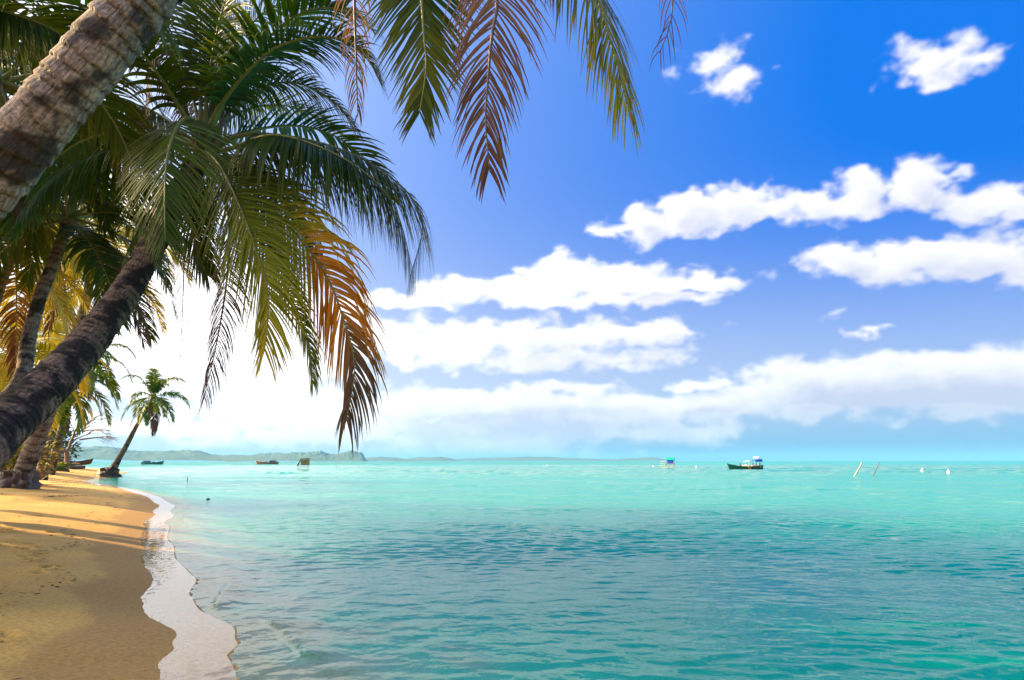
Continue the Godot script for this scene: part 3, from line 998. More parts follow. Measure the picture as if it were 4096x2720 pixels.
func far_palm(label: String, pts: Array, radii: Array, count: int, size: float, kind: String, high: float, low: float, ground := true, light := Color(0.32, 0.24, 0.18), clump := 0.0, rings := 0.2) -> Node3D:
	var base: Vector3 = pts[0]
	if ground:
		base.y = on_sand(base.x, base.z).y - 0.05
	pts[0] = base + Vector3(0, -0.2, 0)
	var t := thing("coconut_palm", label, "palm tree", base, "coconut palms along the beach")
	trunk(t, local(pts, base), radii, 0.06, 20, rings, light, Color(0.05, 0.03, 0.022), -0.08, taken["coconut_palm"] + 30)
	crown(t, pts[-1] - base, count, size, kind, high, low, rng.randf() * 6.0)
	if clump > 0.0:
		root_clump(t, clump, clump * 1.1, taken["coconut_palm"])
	return t

func build_far_palms() -> void:
	far_palm("grey palm trunk curving up between the two big leaning trunks", [Vector3(-13.4, 0.8, -15.0), Vector3(-11.65, 2.74, -15.40), Vector3(-11.29, 3.50, -15.60), Vector3(-11.53, 4.44, -16.00), Vector3(-11.52, 5.53, -16.20), Vector3(-11.38, 6.67, -16.40), Vector3(-11.24, 7.71, -16.50)], [[0.0, 0.3], [0.4, 0.17], [1.0, 0.13]], 20, 1.0, "dark", 0.0, 0.85, true, Color(0.60, 0.46, 0.38), 0.0, 0.13)
	far_palm("palm with a dark root clump at the near edge of the grove", [Vector3(-20.15, 0.55, -28.30), Vector3(-19.55, 2.25, -28.20), Vector3(-18.85, 4.08, -28.00), Vector3(-18.21, 6.44, -27.80), Vector3(-17.75, 8.22, -27.70), Vector3(-17.64, 9.81, -27.60), Vector3(-17.53, 10.96, -27.60)], [[0.0, 0.48], [0.1, 0.36], [0.35, 0.28], [0.7, 0.19], [1.0, 0.14]], 22, 1.05, "gold", 0.0, 0.95, true, Color(0.42, 0.32, 0.25), 0.72)
	far_palm("second palm behind the root clump, dark trunk and wide drooping crown", [Vector3(-39.45, 0.65, -57.00), Vector3(-38.82, 2.51, -56.50), Vector3(-38.06, 4.11, -56.00), Vector3(-37.08, 6.31, -55.60), Vector3(-36.51, 8.31, -55.50)], [[0.0, 0.5], [0.15, 0.33], [1.0, 0.18]], 20, 1.25, "green_far", 0.1, 0.8, true, Color(0.34, 0.25, 0.18), 0.6)
	far_palm("upright palm beside the bare forked tree", [Vector3(-51.03, 0.80, -78.00), Vector3(-51.16, 2.85, -78.00), Vector3(-51.34, 5.60, -78.00), Vector3(-51.28, 7.36, -78.00), Vector3(-51.19, 8.50, -78.00)], [[0.0, 0.55], [0.2, 0.32], [1.0, 0.2]], 18, 0.95, "gold_far", 0.15, 0.95, true, Color(0.40, 0.32, 0.26), 0.8)
	far_palm("lone palm leaning out over the water on an eroded root mound", [Vector3(-44.20, 0.31, -76.00), Vector3(-43.64, 0.98, -76.00), Vector3(-43.23, 1.84, -76.00), Vector3(-42.52, 3.31, -76.00), Vector3(-41.81, 5.00, -76.00), Vector3(-41.09, 6.49, -76.00), Vector3(-40.32, 8.10, -76.00), Vector3(-40.07, 8.66, -76.00)], [[0.0, 0.62], [0.12, 0.4], [0.3, 0.27], [1.0, 0.15]], 20, 1.0, "green_far", 0.0, 1.0, true, Color(0.38, 0.25, 0.19), 1.0)
	far_palm("golden palm crown low behind the curving grey trunk", [Vector3(-24.70, 1.19, -33.00), Vector3(-24.25, 3.29, -32.50), Vector3(-23.80, 5.37, -32.00), Vector3(-23.72, 6.45, -32.00)], [[0.0, 0.35], [1.0, 0.16]], 18, 1.0, "gold", 0.0, 0.8)
	far_palm("bright palm with upright young fronds deep in the grove", [Vector3(-31.10, 0.95, -46.00), Vector3(-30.46, 3.94, -45.00), Vector3(-29.92, 7.11, -44.00), Vector3(-29.96, 8.43, -44.00)], [[0.0, 0.35], [1.0, 0.16]], 17, 1.0, "gold", 0.0, 0.6)
	far_palm("palm crown showing past the underside of the leaning trunk", [Vector3(-42.60, 0.81, -64.00), Vector3(-41.26, 4.88, -63.00), Vector3(-39.76, 9.37, -62.00), Vector3(-39.15, 11.11, -62.00)], [[0.0, 0.4], [1.0, 0.17]], 18, 1.05, "green_far", 0.0, 0.85)
	far_palm("palm crown with sun-gold and yellowing fronds above the curving grey trunk", [Vector3(-19.06, 1.13, -24.00), Vector3(-18.23, 4.48, -23.00), Vector3(-17.40, 7.41, -22.50), Vector3(-16.89, 8.67, -22.30)], [[0.0, 0.3], [1.0, 0.14]], 20, 1.05, "gold", 0.1, 0.9)
	far_palm("palm in the top corner behind the nearest trunk", [Vector3(-12.2, 0.9, -11.0), Vector3(-11.33, 5.57, -12.50), Vector3(-11.02, 7.75, -12.80), Vector3(-10.63, 9.34, -13.00)], [[0.0, 0.3], [1.0, 0.14]], 20, 1.05, "dark", 0.1, 0.85)
	var side := far_palm("palm at the picture's edge, one long dark frond hanging behind the nearest trunk", [Vector3(-9.6, 0.8, -7.0), Vector3(-7.10, 3.95, -7.40), Vector3(-7.32, 7.37, -7.50)], [[0.0, 0.28], [1.0, 0.14]], 9, 0.95, "dark", 0.0, 0.5)
	frond(side, local([Vector3(-7.32, 7.37, -7.50), Vector3(-6.77, 7.31, -7.60), Vector3(-6.36, 7.16, -7.70), Vector3(-5.98, 7.07, -7.80), Vector3(-5.67, 6.89, -7.90), Vector3(-5.51, 6.57, -8.00)], side.position), {"side": Vector3(0.1, 0, 1), "cols": [[0.0, DEEP], [1.0, DEEP.lerp(GREEN, 0.5)]], "leaf": 0.95, "wide": 0.036, "pairs": 96, "sag": 1.6, "lean": 1.2, "lift": 0.0})

# ---------------------------------------------------------------- plants of the shore
func leafy(n: int, size: Vector3, leaf: float, cols: Array, sag := 0.6) -> ArrayMesh:
	var g := geo(true)
	var blobs := []
	for k in 7:
		blobs.append(Vector3(rng.randf_range(-0.6, 0.6) * size.x, rng.randf_range(0.25, 0.8) * size.y, rng.randf_range(-0.6, 0.6) * size.z))
	for k in n:
		var c: Vector3 = blobs[k % 7]
		var o := Vector3(rng.randfn(), rng.randfn(), rng.randfn()).normalized()
		var p := c + o * size * 0.42 * pow(rng.randf(), 0.4)
		if p.y < 0.05:
			continue
		var dir := (o + Vector3(rng.randf_range(-0.7, 0.7), rng.randf_range(-0.2, 0.8), rng.randf_range(-0.7, 0.7))).normalized()
		var col: Color = (cols[0] as Color).lerp(cols[1], rng.randf()) * rng.randf_range(0.7, 1.3)
		col.a = 1.0
		blade(g, p, dir, Vector3(rng.randf_range(-1, 1), 1.2, rng.randf_range(-1, 1)).normalized(), leaf * rng.randf_range(0.7, 1.4), leaf * 0.45, sag, 3, col, col)
	return g.mesh()

func shrub(label: String, at: Vector3, size: Vector3, n: int, leaf: float, cols: Array) -> void:
	var t := thing("shrub", label, "shrub", on_sand(at.x, at.z), "shrubs under the palms")
	var st := geo(true)
	for k in 5:
		var a := k * 1.3 + at.x
		st.tube(smooth_path([Vector3(0, -0.1, 0), Vector3(cos(a) * 0.2 * size.x, 0.3 * size.y, sin(a) * 0.2 * size.z), Vector3(cos(a) * 0.5 * size.x, 0.75 * size.y, sin(a) * 0.5 * size.z)], 6), PackedFloat32Array([0.05, 0.045, 0.04, 0.035, 0.03, 0.02, 0.01]), 5, BROWN)
	part("stem", st.mesh(), M.stalk, t)
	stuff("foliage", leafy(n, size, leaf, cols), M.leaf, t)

func build_plants() -> void:
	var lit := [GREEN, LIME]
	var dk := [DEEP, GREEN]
	shrub("sunlit bush at the edge of the picture under the leaning trunk", Vector3(-24.96, 2.15, -34.00), Vector3(2.6, 3.0, 2.4), 1500, 0.26, [GREEN, GOLD])  # sun on this bush is put into its gold leaves
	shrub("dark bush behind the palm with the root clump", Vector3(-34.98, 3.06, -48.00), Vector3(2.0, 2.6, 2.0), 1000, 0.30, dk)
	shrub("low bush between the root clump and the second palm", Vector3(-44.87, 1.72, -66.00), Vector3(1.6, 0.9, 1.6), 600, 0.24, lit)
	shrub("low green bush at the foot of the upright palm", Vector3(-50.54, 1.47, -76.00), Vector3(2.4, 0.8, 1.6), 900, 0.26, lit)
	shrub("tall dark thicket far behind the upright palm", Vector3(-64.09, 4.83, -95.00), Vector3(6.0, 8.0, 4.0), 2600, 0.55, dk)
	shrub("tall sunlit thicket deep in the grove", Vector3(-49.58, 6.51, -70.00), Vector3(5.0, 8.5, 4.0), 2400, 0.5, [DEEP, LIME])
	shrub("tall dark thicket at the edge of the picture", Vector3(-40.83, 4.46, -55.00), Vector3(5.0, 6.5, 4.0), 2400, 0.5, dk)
	# a spiky rosette by the second palm
	var c := on_sand(-47.5, -70.0)
	var t := thing("rosette_plant", "spiky dark rosette plant on the beach before the outrigger canoe", "plant", c)
	for k in 26:
		var g := geo(true)
		var a := k * 2.4
		var up := rng.randf_range(0.15, 1.2)
		blade(g, Vector3(0, 0.3, 0), Vector3(cos(a) * cos(up), sin(up), sin(a) * cos(up)), Vector3.UP, rng.randf_range(1.3, 2.0), 0.16, 0.6, 5, DEEP, GREEN)
		part("leaf", g.mesh(), M.leaf, t)
	# a seedling at the left edge
	c = on_sand(-18.2, -23.9)
	t = thing("palm_seedling", "small yellowing palm seedling in the sand beside the root clump", "plant", c)
	for k in 9:
		var g := geo(true)
		var a := k * 2.4
		var up := rng.randf_range(0.5, 1.35)
		blade(g, Vector3.ZERO, Vector3(cos(a) * cos(up), sin(up), sin(a) * cos(up)), Vector3.UP, rng.randf_range(0.6, 1.2), 0.09, 0.9, 6, LIME, GOLD)
		part("leaf", g.mesh(), M.leaf, t)
	# grass under the trees
	var gr := geo(true)
	for k in 9000:
		var s := rng.randf_range(10.0, 110.0)
		var d := edge(s) + 7.5 + pow(rng.randf(), 1.5) * 22.0
		var q := SHORE + ALONG * s + INLAND * d
		if nc.get_noise_2d(q.x * 4.0, q.y * 4.0) < -0.12:
			continue
		var p := Vector3(q.x, sand_y(s, d) - 0.02, q.y)
		var a := rng.randf() * TAU
		blade(gr, p, Vector3(cos(a) * 0.5, 1.0, sin(a) * 0.5).normalized(), Vector3(sin(a), 0.3, cos(a)).normalized(), rng.randf_range(0.2, 0.55), 0.05, 0.8, 3, GREEN.lerp(LIME, rng.randf()), LIME)
	stuff("grass", gr.mesh(), M.leaf, self, "tufts of green grass under the palms behind the sand", "grass")
	# the bare forked tree
	bare_tree()

func branch(g: Geo, p: Vector3, dir: Vector3, length: float, r: float, depth: int, drift: Vector3) -> void:
	var pts := [p]
	var rad := PackedFloat32Array()
	var d := dir
	for k in 5:
		d = (d + Vector3(rng.randf_range(-0.22, 0.22), rng.randf_range(-0.16, 0.16), rng.randf_range(-0.22, 0.22)) + drift * 0.12).normalized()
		pts.append(pts[-1] + d * length / 5.0)
	for k in 6:
		rad.append(r * (1.0 - 0.55 * k / 5.0))
	g.tube(PackedVector3Array(pts), rad, 6, Color(0.13, 0.085, 0.06))
	if depth == 0:
		return
	for k in (3 if depth > 1 else 4):
		var at: Vector3 = pts[2 + k % 4]
		var out := (d + Vector3(rng.randf_range(-0.7, 0.7), rng.randf_range(-0.35, 0.55), rng.randf_range(-0.7, 0.7)) + drift * 0.5).normalized()
		branch(g, at, out, length * rng.randf_range(0.55, 0.8), r * 0.5, depth - 1, drift)

func bare_tree() -> void:
	var at := Vector3(-54.05, 0.97, -84.00)
	at = on_sand(at.x, at.z)
	var t := thing("bare_tree", "leafless forked tree with thin branches reaching over the beach", "tree", at)
	var g := geo(true)
	g.tube(smooth_path([Vector3(0, -0.2, 0), Vector3(0.05, 1.2, 0), Vector3(-0.1, 2.1, 0)], 8), PackedFloat32Array([0.42, 0.36, 0.33, 0.31, 0.3, 0.29, 0.29, 0.28, 0.27]), 9, Color(0.15, 0.10, 0.075))
	part("trunk", g.mesh(), M.stalk, t)
	var limbs := [[Vector3(-0.1, 2.0, 0), Vector3(0.45, 0.9, 0), 3.6, 0.2, Vector3(0.55, -0.05, 0.1)], [Vector3(-0.1, 2.0, 0), Vector3(-0.55, 0.8, 0.1), 3.2, 0.17, Vector3(-0.2, 0.1, 0)]]
	for l in limbs:
		var b := geo(true)
		branch(b, l[0], (l[1] as Vector3).normalized(), l[2], l[3], 3, l[4])
		part("limb", b.mesh(), M.stalk, t)
	for l in [[Vector3(1.6, 4.6, 0), Vector3(1, 0.25, 0.1)], [Vector3(1.3, 3.6, 0), Vector3(1, 0.35, -0.2)]]:
		var b := geo(true)
		branch(b, l[0], (l[1] as Vector3).normalized(), 2.6, 0.12, 3, Vector3(0.5, -0.25, 0))
		part("limb", b.mesh(), M.stalk, t)

func build_shade_palms() -> void:
	# the grove goes on outside the picture, towards the sun; its crowns shade the near sand
	var first: Node3D = null
	var spots := [[-21.0, -8.5, 7.5], [-23.0, -11.5, 7.8], [-20.0, -11.0, 7.0], [-25.5, -13.5, 8.2], [-22.0, -5.5, 7.5], [-26.0, -9.5, 8.4], [-17.5, -14.6, 9.0], [-19.0, -16.2, 9.2], [-18.5, -18.3, 9.6], [-33.0, -28.0, 8.0], [-36.0, -33.0, 8.4]]
	for k in spots.size():
		var at := on_sand(spots[k][0], spots[k][1])
		var h: float = spots[k][2]
		if first == null:
			first = far_palm("palm of the shady grove beyond the edge of the picture", [at, at + Vector3(0.3, 3, 0.2), at + Vector3(0.9, h, 0.5)], [[0.0, 0.3], [1.0, 0.15]], 24, 1.1, "dark", 0.1, 0.85)
			first.set_meta("group", "palms of the shady grove out of the picture")
		else:
			var o := first.duplicate() as Node3D
			o.name = numbered("coconut_palm")
			add_child(o)
			o.position = at + Vector3(0, (h - spots[0][2]) * 0.5, 0)
			o.rotation.y = k * 1.7
			o.scale = Vector3.ONE * (h / spots[0][2])

# ---------------------------------------------------------------- litter on the sand, foam at the edge
func build_litter() -> void:
	var g := geo(true)
	for k in 1100:
		var s := rng.randf_range(-2.0, 9.0) if k < 650 else rng.randf_range(6.0, 45.0)
		var q := 0.6 + pow(rng.randf(), 0.8) * 7.0
		if k % 3 == 0:
			q = 1.2 + 0.25 * sin(s * 1.3) + rng.randf_range(-0.12, 0.12)       # the line the tide left
		var d := edge(s) + q
		var p2 := SHORE + ALONG * s + INLAND * d
		var p := Vector3(p2.x, sand_y(s, d) + 0.006, p2.y)
		var a := rng.randf() * TAU
		var col := BROWN.lerp(Color(0.03, 0.02, 0.015), rng.randf())
		if k % 17 == 0:
			col = Color(0.5, 0.42, 0.3)
		var size := rng.randf_range(0.015, 0.085) * (1.0 if s < 9.0 else 2.0)
		blade(g, p, Vector3(cos(a), 0.15, sin(a)).normalized(), Vector3(0.1 * sin(a * 3.0), 1, 0.1), size, size * rng.randf_range(0.25, 0.6), 0.4, 3, col, col)
	stuff("leaf_litter", g.mesh(), M.dry, self, "dark flecks of dry leaf and weed scattered on the sand", "litter")
	for k in 5:
		var at: Array = [[22.0, 3.2, 0.9], [34.0, 3.9, 1.6], [41.0, 3.0, 1.5], [55.0, 4.6, 1.5], [60.0, 3.4, 1.2]][k]
		var q2: Vector2 = SHORE + ALONG * at[0] + INLAND * (edge(at[0]) + at[1])
		var w := geo(true)
		for j in 130:
			var o := Vector3(rng.randfn(0.0, at[2] * 0.45), 0.02, rng.randfn(0.0, 0.14))
			var a := rng.randf() * TAU
			blade(w, o, Vector3(cos(a), 0.4, sin(a)).normalized(), Vector3.UP, 0.22, 0.05, 1.0, 3, BROWN * 0.5, BROWN * 0.6)
		var label: String = ["small dark clump of weed on the shaded sand nearest the water", "long dark heap of seaweed on the sand past the sunlit stripes", "dark seaweed heap by the water before the lone palm", "dark seaweed heap at the foot of the second palm", "small dark seaweed heap beside the inlet"][k]
		var o := stuff(numbered("seaweed_heap"), w.mesh(), M.dry, self, label, "seaweed")
		o.position = on_sand(q2.x, q2.y)
		o.rotation.y = 0.15
	# a lace of foam where the water runs out
	var f := geo()
	var s := -3.0
	while s < 40.0:
		var st := 0.02 + 0.0012 * maxf(s, 0.0)
		for j in 2:
			var q := -0.05 + nb.get_noise_2d(s * 9.0, j * 40.0) * 0.10 + rng.randf_range(-0.05, 0.03) - j * 0.03
			if nc.get_noise_2d(s * 8.0 + j * 9.0, 3.0) + rng.randf_range(-0.3, 0.3) < 0.12:
				continue
			var p2 := SHORE + ALONG * s + INLAND * (edge(s) + q)
			var r := rng.randf_range(0.003, 0.008) * (1.0 + maxf(s, 0.0) * 0.03)
			var c := Vector3(p2.x, maxf(sand_y(s, edge(s) + q), 0.0) + 0.006, p2.y)
			var mid := f.add(c + Vector3(0, r * 0.35, 0), Vector3.UP)
			var a0 := f.v.size()
			for a in 6:
				var o := Vector3(cos(a * TAU / 6.0), 0, sin(a * TAU / 6.0))
				f.add(c + o * r * rng.randf_range(0.7, 1.5), (o + Vector3.UP).normalized())
			for a in 6:
				f.tri(mid, a0 + a, a0 + (a + 1) % 6)
		s += st
	stuff("foam", f.mesh(), plain(0.8, 0.8, 0.78, 0.5), self, "thin lace of white foam along the edge of the water", "foam")

# ---------------------------------------------------------------- people
func body_mesh(bones: Array, cell: float) -> Geo:      # bones: [from, to, radius, radius, colour]; surface nets over a smooth union
	var lo := Vector3.ONE * 99.0
	var hi := -lo
	for b in bones:
		for e in 2:
			lo = lo.min(b[e] - Vector3.ONE * (b[2 + e] + cell * 2.0))
			hi = hi.max(b[e] + Vector3.ONE * (b[2 + e] + cell * 2.0))
	var n := Vector3i(((hi - lo) / cell).ceil()) + Vector3i.ONE
	var val := PackedFloat32Array()
	val.resize(n.x * n.y * n.z)
	var dist := func(p: Vector3) -> float:
		var s := 0.0
		for b in bones:
			var ab: Vector3 = b[1] - b[0]
			var t := clampf((p - b[0]).dot(ab) / maxf(ab.length_squared(), 1e-6), 0.0, 1.0)
			s += exp(-(p.distance_to(b[0] + ab * t) - lerpf(b[2], b[3], t)) * 45.0)
		return -log(maxf(s, 1e-30)) / 45.0
	for z in n.z:
		for y in n.y:
			for x in n.x:
				val[(z * n.y + y) * n.x + x] = dist.call(lo + Vector3(x, y, z) * cell)
	var g := geo(true)
	var at := {}
	var off := [Vector3i(0, 0, 0), Vector3i(1, 0, 0), Vector3i(0, 1, 0), Vector3i(1, 1, 0), Vector3i(0, 0, 1), Vector3i(1, 0, 1), Vector3i(0, 1, 1), Vector3i(1, 1, 1)]
	for z in n.z - 1:
		for y in n.y - 1:
			for x in n.x - 1:
				var sum := Vector3.ZERO
				var cnt := 0
				for a in 8:
					for bit in [1, 2, 4]:
						if a & bit:
							continue
						var pa: Vector3i = Vector3i(x, y, z) + off[a]
						var pb: Vector3i = Vector3i(x, y, z) + off[a | bit]
						var va := val[(pa.z * n.y + pa.y) * n.x + pa.x]
						var vb := val[(pb.z * n.y + pb.y) * n.x + pb.x]
						if (va < 0.0) != (vb < 0.0):
							sum += Vector3(pa).lerp(Vector3(pb), va / (va - vb))
							cnt += 1
				if cnt:
					var p := lo + sum / cnt * cell
					var e := cell * 0.5
					var nn := Vector3(dist.call(p + Vector3(e, 0, 0)) - dist.call(p - Vector3(e, 0, 0)), dist.call(p + Vector3(0, e, 0)) - dist.call(p - Vector3(0, e, 0)), dist.call(p + Vector3(0, 0, e)) - dist.call(p - Vector3(0, 0, e))).normalized()
					var near := 9.0
					var col := Color.WHITE
					for b in bones:
						var ab: Vector3 = b[1] - b[0]
						var t := clampf((p - b[0]).dot(ab) / maxf(ab.length_squared(), 1e-6), 0.0, 1.0)
						var d: float = p.distance_to(b[0] + ab * t) - lerpf(b[2], b[3], t)
						if d < near:
							near = d
							col = b[4]
					at[Vector3i(x, y, z)] = g.add(p, nn, col)
	for z in range(1, n.z - 1):
		for y in range(1, n.y - 1):
			for x in range(1, n.x - 1):
				var va := val[(z * n.y + y) * n.x + x]
				for ax in 3:
					var d: Vector3i = [Vector3i(1, 0, 0), Vector3i(0, 1, 0), Vector3i(0, 0, 1)][ax]
					var u: Vector3i = [Vector3i(0, 1, 0), Vector3i(0, 0, 1), Vector3i(1, 0, 0)][ax]
					var w: Vector3i = [Vector3i(0, 0, 1), Vector3i(1, 0, 0), Vector3i(0, 1, 0)][ax]
					var pb := Vector3i(x, y, z) + d
					var vb := val[(pb.z * n.y + pb.y) * n.x + pb.x]
					if (va < 0.0) == (vb < 0.0):
						continue
					var p := Vector3i(x, y, z)
					var q := [at.get(p), at.get(p - u), at.get(p - u - w), at.get(p - w)]
					if q.has(null):
						continue
					if va < 0.0:
						g.quad(q[3], q[2], q[1], q[0])
					else:
						g.quad(q[0], q[1], q[2], q[3])
	return g

func person(label: String, at: Vector3, turn: float, shirt: Color, pants: Color, arms_up: bool) -> void:
	var skin := Color(0.42, 0.24, 0.15)
	var hair := Color(0.02, 0.015, 0.012)
	var bones := [
		[Vector3(0, 0.08, 0), Vector3(0, 0.30, 0.0), 0.15, 0.13, shirt], [Vector3(0, 0.30, 0), Vector3(0, 0.48, 0.01), 0.14, 0.15, shirt],
		[Vector3(-0.15, 0.50, 0), Vector3(0.15, 0.50, 0), 0.065, 0.065, shirt], [Vector3(0, 0.52, 0), Vector3(0, 0.62, 0.02), 0.06, 0.055, skin],
		[Vector3(0, 0.68, 0.02), Vector3(0, 0.76, 0.02), 0.085, 0.095, skin], [Vector3(0, 0.76, -0.01), Vector3(0, 0.79, -0.015), 0.105, 0.10, hair], [Vector3(0, 0.69, 0.10), Vector3(0, 0.715, 0.115), 0.018, 0.014, skin]]
	for s in [-1.0, 1.0]:
		bones.append([Vector3(0.09 * s, 0.07, 0), Vector3(0.11 * s, 0.14, 0.40), 0.10, 0.075, pants])
		bones.append([Vector3(0.11 * s, 0.14, 0.40), Vector3(0.11 * s, -0.26, 0.44), 0.065, 0.045, pants])
		bones.append([Vector3(0.11 * s, -0.28, 0.42), Vector3(0.11 * s, -0.29, 0.58), 0.042, 0.035, skin])
		var elbow := Vector3(0.25 * s, 0.28, 0.12)
		var hand := Vector3(0.13 * s, 0.22, 0.36)
		if arms_up and s > 0.0:
			elbow = Vector3(0.34, 0.42, 0.12)
			hand = Vector3(0.40, 0.66, 0.14)
		bones.append([Vector3(0.19 * s, 0.50, 0), elbow, 0.055, 0.042, shirt])
		bones.append([elbow, hand, 0.04, 0.03, skin])
		for f in 4:
			bones.append([hand, hand + Vector3((f - 1.5) * 0.02, -0.02 if not arms_up else 0.03, 0.09), 0.012, 0.009, skin])
		bones.append([hand, hand + Vector3(-0.05 * s, 0.02, 0.05), 0.013, 0.010, skin])
	var o := part(numbered("person"), body_mesh(bones, 0.028).mesh(), M.cloth, self, at)
	o.rotation.y = turn
	tag(o, label, "person", "people seated in the open boat")

# ---------------------------------------------------------------- boats and huts on the water
func hull(parent: Node, length: float, beam: float, depth: float, rise: float, c: Color, inside: Color, keel: Color) -> void:
	var g := geo(true)
	var nl := 26
	var ns := 9
	for shell in 2:
		var start := g.v.size()
		for k in nl + 1:
			var f := float(k) / nl * 2.0 - 1.0
			var wide := beam * 0.5 * pow(maxf(1.0 - pow(absf(f), 2.4) * (1.0 if f > 0.0 else 0.82), 0.0), 0.75) - shell * 0.05
			wide = maxf(wide, 0.02)
			var top := depth * 0.55 + rise * pow(absf(f), 2.6) * (1.0 if f > 0.0 else 0.45)
			var bottom := -depth * 0.45 + shell * 0.08 + rise * 0.5 * pow(maxf(f, 0.0), 5.0)
			for s in ns:
				var a := float(s) / (ns - 1) * 2.0 - 1.0
				var y := lerpf(bottom, top, pow(absf(a), 1.7))
				var x := f * length * 0.5 + (0.35 * (y - bottom) if f > 0.8 else 0.0)
				var z := wide * signf(a) * pow(absf(a), 0.55)
				var col := inside if shell else c
				if not shell and y < 0.08:
					col = keel
				g.add(Vector3(x, y, z), Vector3.UP, col)
		for k in nl:
			for s in ns - 1:
				var a := start + k * ns + s
				if shell:
					g.quad(a, a + ns, a + ns + 1, a + 1)
				else:
					g.quad(a, a + 1, a + ns + 1, a + ns)
		for k in nl + 1:
			for s in ns:
				var e := g.v[start + mini(k + 1, nl) * ns + s] - g.v[start + maxi(k - 1, 0) * ns + s]
				var q := g.v[start + k * ns + mini(s + 1, ns - 1)] - g.v[start + k * ns + maxi(s - 1, 0)]
				g.n[start + k * ns + s] = (e.cross(q) * (1.0 if shell else -1.0)).normalized() * -1.0
	var rims := nl + 1
	for k in nl:
		for s in [0, ns - 1]:
			var a: int = k * ns + s
			var b: int = rims * ns + k * ns + s
			if s == 0: g.quad(a, a + ns, b + ns, b)
			else: g.quad(a, b, b + ns, a + ns)
	part("hull", g.mesh(), M.paint, parent)

func post(parent: Node, called: String, a: Vector3, b: Vector3, r: float, c: Color) -> void:
	var g := geo(true)
	g.tube(PackedVector3Array([a, a.lerp(b, 0.5) + Vector3(0, 0, r * 0.3), b]), PackedFloat32Array([r, r * 0.95, r * 0.85]), 6, c)
	part(called, g.mesh(), M.paint, parent)

func slab(parent: Node, called: String, lo: Vector3, hi: Vector3, c: Color, t := Transform3D()) -> MeshInstance3D:
	var g := geo(true)
	g.box(lo, hi, c, t)
	return part(called, g.mesh(), M.paint, parent)

func sheet(parent: Node, called: String, q: Array, thick: float, sag: float, c: Color) -> void:      # a cloth or sheet between four corners, hanging a little
	var g := geo(true)
	var n := 8
	var nn: Vector3 = (q[1] - q[0]).cross(q[3] - q[0]).normalized()
	for face in 2:
		var st := g.v.size()
		for a in n + 1:
			for b in n + 1:
				var u := float(a) / n
				var v := float(b) / n
				var p: Vector3 = (q[0] as Vector3).lerp(q[1], u).lerp((q[3] as Vector3).lerp(q[2], u), v)
				p += Vector3.DOWN * sag * (sin(u * PI) * sin(v * PI) + 0.25 * sin(u * 9.0) * sin(v * 7.0)) + nn * thick * (face - 0.5)
				g.add(p, nn * (1.0 if face else -1.0), c)
		for a in n:
			for b in n:
				var k := st + a * (n + 1) + b
				if face: g.quad(k, k + 1, k + n + 2, k + n + 1)
				else: g.quad(k, k + n + 1, k + n + 2, k + 1)
	part(called, g.mesh(), M.paint, parent)

